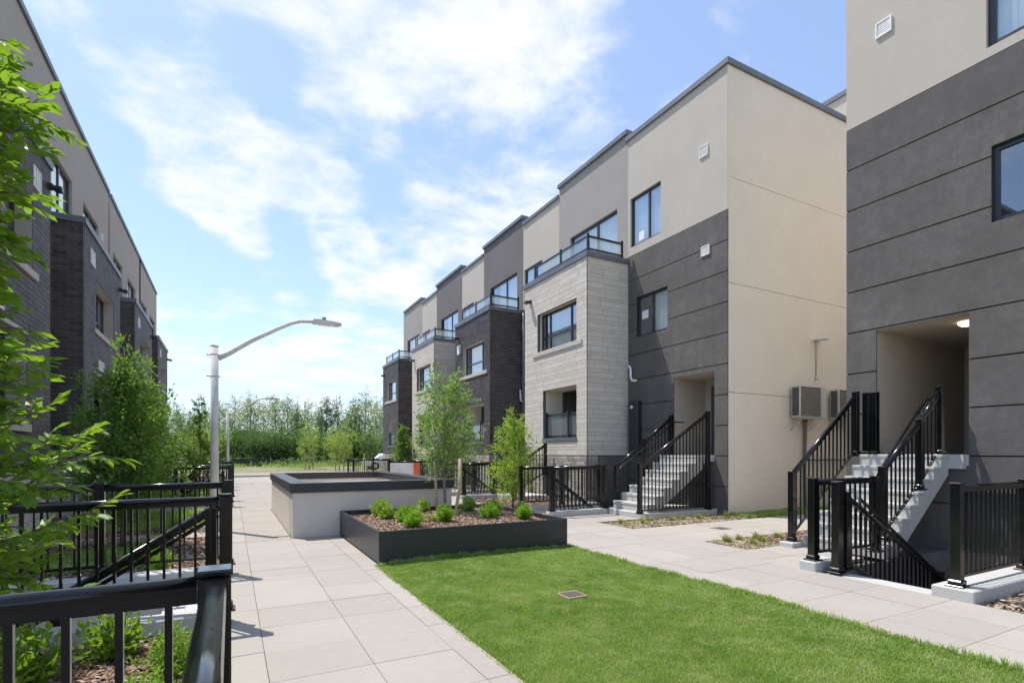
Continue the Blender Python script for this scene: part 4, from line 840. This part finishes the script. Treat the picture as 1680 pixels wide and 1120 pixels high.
# planter tree with stakes
def ties(e, x0, y0, x1, y1, z): tube('tie', [[((x0, y0, z), .012), (((x0+x1)/2, (y0+y1)/2, z-.015), .009), ((x1, y1, z), .012)]], 'black', e, 6)
t = tree('staked_tree', 'slender young tree in the black planter tied to two stakes', 'tree', 3.6, 9.5, .36, 2.85, 1.35, .32, 6500, .065, 'leafB', 'oval', .026, 30, seed=3, spread=.07, rise=1.1, bark='barkl')
s1 = tube('tree_stake', [[((3.42, 9.42, .33), .026), ((3.36, 9.42, 1.50), .026)]], 'wood', None, 7, label='wooden stake left of the planter tree trunk', cat='stake')
s2 = tube('tree_stake', [[((3.36, 8.42, .33), .03), ((3.47, 8.42, .95), .03), ((3.47, 8.42, 1.40), .03)]], 'wood', None, 7, label='wooden stake right of and in front of the planter tree trunk', cat='stake')
ties(t, 3.38, 9.42, 3.62, 9.5, 1.22); ties(t, 3.62, 9.5, 3.46, 8.44, 1.2)
# bushy tree beyond the railing
t = tree('young_tree', 'bushy yellow green young tree behind the railing right of the dark bay', 'tree', 6.75, 12.6, .02, 2.85, 1.5, .12, 9500, .062, 'leafE', 'cone', .026, 34, seed=11, spread=.07, rise=1.0)
tube('tree_stake', [[((7.0, 12.5, 0), .022), ((7.02, 12.5, 1.2), .022)]], 'wood', None, 6, label='thin stake beside the bushy yellow green tree', cat='stake')
tree('column_shrub', 'narrow conical evergreen between the far stone and dark brick bays', 'tree', 8.4, 28.7, .0, 3.3, 1.3, .04, 9000, .10, 'leafC', 'cone', .04, 40, seed=17, spread=.06)
tree('young_tree', 'bushy green tree behind the planter stakes at the dark bay', 'tree', 7.6, 18.4, .0, 2.4, 1.3, .1, 2500, .08, 'leafC', 'oval', .03, 26, seed=19)
# left gardens
tree('column_tree', 'dense upright green tree in the left garden before the brick bay', 'tree', -1.5, 10.3, -.02, 3.3, 1.6, .2, 20000, .068, 'leafC', 'cone', .035, 60, seed=23, spread=.06, rise=1.3)
tube('tree_stake', [[((-1.62, 10.15, -.03), .03), ((-1.62, 10.15, 1.12), .03)]], 'wood', None, 6, label='stake under the dense tree in the left garden', cat='stake')
tree('column_tree', 'second upright green tree behind the dense one on the left', 'tree', -1.65, 14.7, -.02, 3.3, 1.5, .15, 12000, .075, 'leafC', 'cone', .035, 50, seed=29, spread=.06, rise=1.3)
tree('column_tree', 'slim dark column tree left of the street lamp', 'tree', -1.05, 23.2, -.02, 3.9, 1.15, .14, 5000, .085, 'leafC', 'cone', .035, 44, seed=31, spread=.05, rise=1.6)
tree('young_tree', 'loose pale tree at the far end of the left row', 'tree', -1.8, 33.5, -.02, 3.6, 2.2, .25, 2500, .1, 'leafB', 'oval', .04, 26, seed=37)
for i, (x, y, r, h, m_, l) in enumerate([(-.35, 4.25, .2, .34, 'leafD', 'feathery green shrub beside the path kerb in the foreground bed'), (-.42, 3.55, .2, .3, 'leafD', 'low feathery shrub in front of the first one in the foreground bed'), (-1.15, 4.4, .26, .42, 'leafA', 'leafy bush against the kerb in the foreground bed'),
        (-.75, 4.75, .24, .36, 'leafA', 'broad leaved plant tucked behind the corner of the foreground bed'), (-1.45, 3.2, .28, .4, 'leafA', 'leafy plant in the middle of the foreground bed under the tree'), (-.85, 3.1, .16, .2, 'leafE', 'small yellow green seedling in the foreground mulch'), (-1.75, 4.4, .3, .5, 'leafA', 'leafy bush left in the foreground bed'), (-1.0, 9.0, .25, .35, 'leafD', 'fine shrub behind the left stairwell'), (-.9, 12.6, .3, .4, 'leafD', 'shrub beside the garden path on the left'), (-.8, 8.1, .2, .3, 'leafD', 'low shrub just beyond the left stairwell')]):
    shrub('shrub', l, x, y, -.02, r, h, m_, 1500 if m_ == 'leafD' else 420, .028 if m_ == 'leafD' else .07, upright=.6)
# grass tufts in the right beds
q = [(7.25, 8.75, 'leftmost tuft of the bed by the end house steps'), (7.62, 8.5, 'second tuft of the bed by the end house steps'), (8.05, 8.75, 'third tuft of the bed by the end house steps'), (8.45, 8.5, 'fourth tuft of the bed by the end house steps'), (8.9, 8.7, 'fifth tuft of the bed by the end house steps'), (9.3, 8.55, 'sixth tuft of the bed by the end house steps'), (9.75, 8.75, 'seventh tuft of the bed, close to the end house corner'), (10.15, 8.5, 'last tuft of the bed, under the end house corner'),
     (7.3, 6.1, 'leftmost tuft of the small bed before the right steps'), (7.5, 5.75, 'front tuft of the small bed before the right steps'), (7.65, 6.15, 'rear middle tuft of the small bed before the right steps'), (7.85, 5.85, 'right tuft of the small bed before the right steps'), (8.1, 6.15, 'far right tuft of the small bed before the right steps'), (8.5, 6.0, 'tuft behind the post of the right steps')]
for x, y, l in q:
    t = tuft('grass_tuft', l, x, y, -.01, random.uniform(.09, .15), random.uniform(.12, .19), 70, 'tuft', 'grass tufts in the mulch beds')
link('sprouts', raw_mesh(*blades(650, 7.05, 10.4, 8.15, 8.95, -.01, .07, w=.003), 3, 'tuft'), (0, 0, 0), None, kind='stuff'); link('sprouts', raw_mesh(*blades(220, 7.1, 7.95, 5.55, 6.3, -.01, .07, w=.003), 3, 'tuft'), (0, 0, 0), None, kind='stuff')

# drains
def drain(label, x, y, w=.26, z=.0, mat='coping'):
    e = empty('drain_cover', label, 'drain cover', (x, y, z)); box('cover_frame', x-w/2, x+w/2, y-w/2, y+w/2, z-.02, z+.004, 'dirt', e)
    for i in range(5): yy = y-w/2+.03+i*(w-.06)/4.6; box('slat', x-w/2+.02, x+w/2-.02, yy, yy+.018, z+.004, z+.009, 'bark', e)
drain('rusty drain cover let into the lawn', 3.16, 4.6, .24, .012); drain('brown drain cover on the cross path', 8.56, 7.3, .3, 0)

# ================================================================ STREET LAMPS
def lamp(label, x, y, top=3.55, arm=2.42, sc=1.0):
    e = empty('street_lamp', label, 'street lamp', (x, y, 0), 'grey street lamps along the path')
    tube('pole', [[((x, y, .12), .078), ((x, y, top), .066)]], 'galv', e, 20); box('footing', x-.2, x+.2, y-.2, y+.2, -.06, .12, 'step', e, .02)
    pts = [(0, -.13), (.18, -.02), (.58, .27), (1.08, .57), (1.30, .69), (1.49, .76), (1.76, .78)]
    d = Vector((1, 0, 0)); tube('arm', [[((x+.06+u*sc, y, top-.10+v*sc), (.052-.012*u)) for u, v in pts]], 'galv', e, 12)
    a = tube('bracket', [[((x, y, top-.60), .073), ((x, y, top-.57), .073)], [((x, y, top-.18), .072), ((x, y, top-.15), .072)], [((x-.14, y, top-.17), .012), ((x+.1, y, top-.17), .012)], [((x-.14, y, top-.58), .012), ((x+.1, y, top-.58), .012)]], 'galv', e, 14)
    hx, hz = x+.06+1.75*sc, top-.10+.785*sc
    prof = [(hx-.02, hz+.035), (hx+.1, hz+.045), (hx+.36, hz+.03), (hx+.54, hz+.01), (hx+.55, hz-.03), (hx+.36, hz-.045), (hx-.02, hz-.04)]
    h = prism('lamp_head', prof, 'y', y-.09, y+.09, 'galv', e); tube('photocell', [[((hx+.2, y, hz+.04), .04), ((hx+.2, y, hz+.11), .04)]], 'blue', h, 12); 
    box('lens', hx+.1, hx+.5, y-.07, y+.07, hz-.056, hz-.046, 'white', h); tube('cap', [[((x, y, top), .075), ((x, y, top+.02), .06)]], 'galv', e, 16)
lamp('tall grey street lamp with an arched arm, nearer of the two', -.28, 11.7); lamp('second, more distant street lamp in front of the woods', -.15, 29.4)

# ================================================================ WALL MOUNTED UNITS
def ac_unit(x, label):
    y1 = 8.75; y0 = 8.42; w = 1.1; z0 = 2.40; z1 = 3.22
    e = empty('air_conditioner', label, 'air conditioner', (x, y1, z0), 'air conditioners on the cream side wall')
    box('casing', x, x+w, y0, y1-.08, z0, z1, 'acgrey', e, .012)
    sd = box('coil', x-.006, x+.01, y0+.04, y1-.11, z0+.05, z1-.05, 'acdark', e)
    g_ = box('grille', x+.03, x+w*.76, y0-.008, y0+.0, z0+.04, z1-.04, 'acdark', e)
    for i in range(12): zz = z0+.06+i*(z1-z0-.12)/12; box('slat', x+.03, x+w*.76, y0-.02, y0-.009, zz, zz+.03, 'acgrill', g_)
    for xx in (x+.12, x+w-.2): tube('bracket', [[((xx, y0+.02, z0-.02), .014), ((xx, y1, z0-.02), .014)], [((xx, y0+.03, z0-.03), .012), ((xx-.02, y1, z0-.32), .012)]], 'acgrey', e, 6)
    box('shelf_rail', x-.02, x+w+.02, y0+.03, y0+.06, z0-.035, z0-.004, 'acgrey', e)
ac_unit(12.78, 'left air conditioner on brackets on the cream side wall'); ac_unit(14.44, 'right air conditioner on the cream side wall, partly behind the grey building')
tube('drain_pipe', [[((13.35, 8.66, 2.36), .06), ((13.35, 8.66, 2.25), .045), ((13.35, 8.68, 1.1), .04), ((13.35, 8.66, .0), .04)], [((13.35, 8.68, 1.3), .02), ((16, 8.68, 1.3), .02)]], 'bark', None, 10, label='brown pipe running down from the air conditioners', cat='pipe')
e = empty('wall_lamp', 'flat disc wall lamp on a thin conduit above the air conditioners', 'wall lamp', (13.9, 8.75, 4.5))
tube('conduit', [[((13.93, 8.73, 3.5), .018), ((13.93, 8.73, 4.5), .018), ((13.93, 8.6, 4.55), .015)]], 'acgrey', e, 8); tube('lamp_shade', [[((13.93, 8.6, 4.56), .04), ((13.93, 8.6, 4.53), .2), ((13.93, 8.6, 4.51), .2)]], 'white', e, 20); tube('junction_box', [[((13.93, 8.75, 3.5), .045), ((13.93, 8.69, 3.5), .045)]], 'acgrey', e, 12)

# notice board, car
e = empty('notice_board', 'pale notice board with an orange panel at the far right railings', 'notice board', (6.9, 22.5, 0)); box('board', 6.0, 7.0, 22.3, 22.34, .35, 1.05, 'white', e, .005); box('orange_panel', 7.02, 7.3, 22.3, 22.34, .35, 1.05, 'orange', e)
for x in (6.1, 7.25): box('leg', x-.02, x+.02, 22.36, 22.4, -.06, 1.0, 'galv', e)
def car(x, y):
    e = empty('parked_car', 'white parked car behind the far railings', 'car', (x, y, 0)); s = 1
    prof = [(-2.1, .35), (-2.15, .7), (-1.95, .9), (-1.1, .98), (-.55, 1.42), (.75, 1.46), (1.45, 1.05), (2.1, .95), (2.2, .6), (2.15, .35)]
    b = prism('body', [(x+u, z) for u, z in prof], 'y', y-.85, y+.85, 'white', e)
    w = prism('side_windows', [(x-.95, .98), (x-.5, 1.34), (x+.7, 1.38), (x+1.25, 1.03)], 'y', y-.856, y+.856, 'glass', b)
    for u in (-1.35, 1.35):
        for v in (-.82, .82): q = tube('wheel', [[((x+u, y+v-.1, .33), .33), ((x+u, y+v+.1, .33), .33)]], 'tyre', e, 20); tube('rim', [[((x+u, y+v-.11, .33), .19), ((x+u, y+v+.11, .33), .19)]], 'galv', q, 14)
    for v in (-.6, .6): box('headlight', x-2.16, x-2.1, y+v-.15, y+v+.15, .62, .74, 'white', e)
    for v in (-.65, .65): box('tail_light', x+2.14, x+2.2, y+v-.12, y+v+.12, .68, .82, 'red', e)
car(12.3, 46.5)
e = empty('silt_fence', 'long low black silt fence at the foot of the wooded bank', 'fence', (0, 66, 0))
for i in range(60): x0 = -40+i*2.0; box('fabric', x0, x0+1.96, 66+math.sin(i*.4)*.5, 66.03+math.sin(i*.4)*.5, -.1, .72+.1*math.sin(i*1.3), 'silt', e)
for i in range(0, 60, 2): x0 = -40.03+i*2.0; box('stake', x0, x0+.05, 65.93+math.sin(i*.4)*.5, 65.98+math.sin(i*.4)*.5, -.1, .95, 'wood', e)

# ================================================================ WOODLAND
def at(u, d):
    a = (u-840)/867*d; t = RAD(28); return (d*math.sin(t)+a*math.cos(t), d*math.cos(t)-a*math.sin(t))
W = M['woods']
def far_tree(u, d, ytop, wpx, m_, shape, label, sd, n=2600, ls=.34, cb=.15, name='woodland_tree', group='trees of the far wood', sp=.08):
    x, y = at(u, d); H = (742-ytop)/867*d*(1.12 if name != 'thicket' else 1)+1.6; tree(name, label, 'tree', x, y, -.1, H, wpx/867*d, cb, n, ls, W[m_], shape, .12, 22, group, sd, rise=1.3, spread=sp, bark='barkl', per=5)
spec = [(290, 80, 668, 34, 0, 'oval'), (312, 90, 676, 30, 1, 'oval'), (338, 84, 672, 34, 0, 'oval'), (360, 80, 660, 36, 2, 'oval'), (385, 92, 655, 34, 0, 'oval'), (410, 78, 646, 34, 2, 'oval'), (432, 90, 662, 38, 1, 'oval'), (452, 80, 652, 34, 2, 'oval'), (472, 86, 655, 34, 1, 'vase'),
        (487, 80, 664, 30, 0, 'oval'), (505, 84, 660, 26, 2, 'cone'), (522, 92, 672, 28, 0, 'cone'), (535, 80, 655, 26, 1, 'oval'), (553, 84, 656, 26, 1, 'cone'), (570, 90, 680, 30, 0, 'oval'), (583, 78, 658, 26, 0, 'oval'), (600, 82, 646, 42, 0, 'oval'), (618, 88, 656, 34, 2, 'oval'), (632, 80, 668, 34, 0, 'oval')]
kinds = ['mid green', 'dark green', 'pale silvery', 'lime green']
where = ['at the left end of the far wood', 'just left of the column tree, in the far wood', 'right of the column tree in the far wood', 'behind the near lamp pole in the far wood', 'between the two lamp poles in the far wood', 'tallest and airy, right of the second lamp pole', 'behind the arm of the second lamp', 'under the tip of the second lamp arm', 'spreading, right of the second lamp tip', 'left of the gap in the middle of the wood', 'thin and pointed at the middle of the wood', 'low pointed, in the sky gap of the wood', 'first of the pair of slim crowns', 'second of the pair of slim crowns', 'low one beneath the sky gap', 'slim, left of the tallest crown at right', 'tall rounded crown near the right houses', 'beside the corner of the last dark bay', 'half hidden by the last dark bay']
for i, (u, d, yt, w, m_, s_) in enumerate(spec): far_tree(u, d, yt, w*1.0, m_, s_, '%s tree, %s' % (kinds[m_], where[i]), 100+i, cb=.22, n=4200, ls=.24, sp=.10)
# bushy lower belt
for i, (u, d, yt, w, m_) in enumerate([(300, 72, 706, 70, 0), (350, 70, 700, 60, 3), (392, 72, 692, 60, 1), (430, 70, 700, 56, 1), (470, 72, 698, 62, 1), (512, 72, 706, 60, 1), (550, 71, 706, 56, 3), (590, 72, 700, 60, 1), (628, 70, 704, 50, 0)]):
    far_tree(u, d, yt+16, w*.9, m_, 'oval', 'bushy %s thicket, number %s from the left along the wood edge' % (kinds[m_], ['first', 'second', 'third', 'fourth', 'fifth', 'sixth', 'seventh', 'eighth', 'ninth'][i]), 140+i, n=5200, ls=.3, cb=.02, name='thicket', group='thickets along the wood edge', sp=.11)
# young staked trees on the verge
for i, (u, d, yt, w, m_, l) in enumerate([(507, 50, 690, 40, 3, 'staked young tree on the verge, left of three'), (557, 47, 690, 42, 3, 'staked young tree on the verge, middle of three'), (604, 46, 706, 26, 1, 'small dense young tree on the verge near the last bay')]):
    x, y = at(u, d); H = (742-yt)/867*d+1.6; tree('verge_tree', l, 'tree', x, y, -.08, H, w/867*d, .25, 2600, .14, W[m_], 'oval', .05, 24, 'young trees on the far verge', 160+i, bark='wood')
    for k in (-.35, .35): tube('tree_stake', [[((x+k, y-.1, -.1), .05), ((x+k, y-.1, 1.5), .05)]], 'wood', None, 5, label='wooden stake %s of the %s verge tree' % ('left' if k < 0 else 'right', ['first', 'second', 'third'][i]), cat='stake', group='stakes on the far verge')
# mass of the wood behind and scrub in front: nobody could count it
n = 30000; d = rng.uniform(95, 125, n); u = rng.uniform(-200, 1000, n); a = (u-840)/867*d; t_ = RAD(28)
X = d*math.sin(t_)+a*math.cos(t_); Y = d*math.cos(t_)-a*math.sin(t_); Z = rng.uniform(0, 1, n)**.8*(3.6+1.1*np.sin(X*.35)+.8*np.sin(X*.13+2))
link('distant_wood', leaf_cloud(np.stack([X, Y, Z], 1), rng.normal(size=(n, 3)), .75, W[0], .8), (0, 0, 0), None, kind='stuff')
for kk, (n, m_, d0, d1, hh, ls) in enumerate([(12000, 3, 50, 66, .55, .2), (9000, 0, 56, 65, .8, .22), (9000, 1, 60, 80, 1.1, .3), (9000, 2, 64, 84, 1.3, .28)]):
    d = rng.uniform(d0, d1, n); u = rng.uniform(150, 760, n); a = (u-840)/867*d; X = d*math.sin(t_)+a*math.cos(t_); Y = d*math.cos(t_)-a*math.sin(t_)
    g_ = np.sin(X*.45+kk*2)*np.cos(Y*.35+kk)+.5*np.sin(X*1.3+Y*.9+kk); ok = g_ > -.15+.25*kk; X, Y, g_ = X[ok], Y[ok], g_[ok]; Z = rng.uniform(-.1, 1, len(X))*hh*(.3+.7*np.clip(g_, 0, 1.2))
    link('scrub', leaf_cloud(np.stack([X, Y, Z], 1), rng.normal(size=(len(X), 3))+np.array([0, 0, .8]), ls, W[m_], .35), (0, 0, 0), None, kind='stuff')

# ================================================================ FOREGROUND TREE (leaves that can be picked apart)
def leaf_template(k):
    R = random.Random(k); n = 5; L = 1; co = []; w = [.0, .19, .27, .2, .0]; bend = R.uniform(.02, .22); fold = R.uniform(.03, .1); tw = R.uniform(-.08, .08)
    xs = [0, .22, .48, .76, 1.0]
    for i, x in enumerate(xs): co.append((x, tw*x*x, -bend*x*x))
    v = [Vector(c) for c in co]; 
    for sgn in (1, -1):
        for i in (1, 2, 3): co.append((xs[i]-.02, sgn*w[i]+tw*xs[i]**2, -bend*xs[i]**2+fold*(1+R.uniform(-.3, .3))))
    f = [(0, 1, 5), (1, 2, 6, 5), (2, 3, 7, 6), (3, 4, 7), (0, 8, 1), (1, 8, 9, 2), (2, 9, 10, 3), (3, 10, 4)]
    me = bpy.data.meshes.new('leaf'); me.from_pydata(co, [], f); me.update(); me.materials.append(M['leafA']); me.polygons.foreach_set('use_smooth', [True]*len(f)); return me
def near_tree():
    x, y, z = -1.36, 3.4, -.02; e = empty('foreground_tree', 'leafy green tree filling the left edge in front of the brick houses', 'tree', (x, y, z)); R = random.Random(5); paths = []; C = []; D = []
    tk = [(Vector((x+.03*math.sin(i), y+.03*math.cos(i*1.3), z+3.62*i/10)), .035*(1-.8*i/10)+.004) for i in range(11)]; paths.append(tk)
    nb = 140
    for i in range(nb):
        t = (i+.5)/nb; h = .12+.84*t; k = h*10; j = min(int(k), 9); b = tk[j][0].lerp(tk[j+1][0], k-j); ang = i*2.399+R.uniform(-.3, .3)
        W_ = float(np.interp(t, [0, .12, .36, .46, .68, .8, 1], [.55, .76, .74, .48, .40, .60, .35]))*R.uniform(.6, 1.1); o = Vector((math.cos(ang), math.sin(ang), 0)); up = R.uniform(.3, .95); pth = []
        for q in range(7): s = q/6; pth.append((b+o*W_*s+Vector((R.gauss(0, .02), R.gauss(0, .02), W_*up*s-.10*s*s+R.gauss(0, .015))), .010*(1-.8*s)+.0015))
        paths.append(pth)
        for q in range(10):                       # twigs
            s = .12+.9*q/10; k = min(s*6, 5.999); j = int(k); p = pth[j][0].lerp(pth[j+1][0], k-j); a2 = ang+(1 if q % 2 else -1)*R.uniform(.4, 1.0); ln = R.uniform(.14, .3)*(1.15-s*.5); dr = Vector((math.cos(a2), math.sin(a2), R.uniform(-.35, .9))).normalized()
            paths.append([(p, .003), (p+dr*ln*.5+Vector((0, 0, .01)), .0024), (p+dr*ln, .0012)])
            m = 10
            for l in range(m):
                v = (l+1)/m; side = dr.cross(Vector((0, 0, 1))).normalized()*(1 if l % 2 else -1); dd = (dr*(.55+.5*v)+side*(1.0-.75*v)+Vector((0, 0, R.uniform(-.8, .25)))).normalized(); C.append(p+dr*ln*v); D.append(dd)
    tube('trunk', paths, 'bark', e, 6)
    t = RAD(28); F_ = Vector((math.sin(t), math.cos(t), 0)); R_ = Vector((math.cos(t), -math.sin(t), 0)); idx = []
    for i, c in enumerate(C):
        dp = c.dot(F_); u = 840+867*c.dot(R_)/dp if dp > .3 else -999; v = 742-867*(c.z-1.5)/dp if dp > .3 else -999
        if 5 < u < 1600 and 0 < v < 1110: idx.append((dp-u*.004, i))
    idx.sort(); near = set(i for _, i in idx[:300]); T = [leaf_template(k) for k in range(8)]
    for i in sorted(near):
        d = D[i]; s = d.cross(Vector((R.gauss(0, .35), R.gauss(0, .35), 1))).normalized(); u = s.cross(d).normalized(); s = u.cross(d); q = Matrix((d, s, u)).transposed().to_quaternion(); o = link('leaf', T[i % 8], C[i], e, rot=q); sc = R.uniform(.052, .085); o.scale = (sc, sc, sc)
    rest = [i for i in range(len(C)) if i not in near]; Cc = np.array([C[i]-Vector((x, y, z)) for i in rest]); Dd = np.array([D[i] for i in rest])
    link('crown', leaf_cloud(Cc, Dd+rng.normal(size=Dd.shape)*.12, .072, 'leafA', .5, .25, .05), (x, y, z), e, kind='stuff')
near_tree()

SC.render.engine = 'CYCLES'
SC.cycles.max_bounces = 8; SC.cycles.transparent_max_bounces = 16; SC.cycles.diffuse_bounces = 4
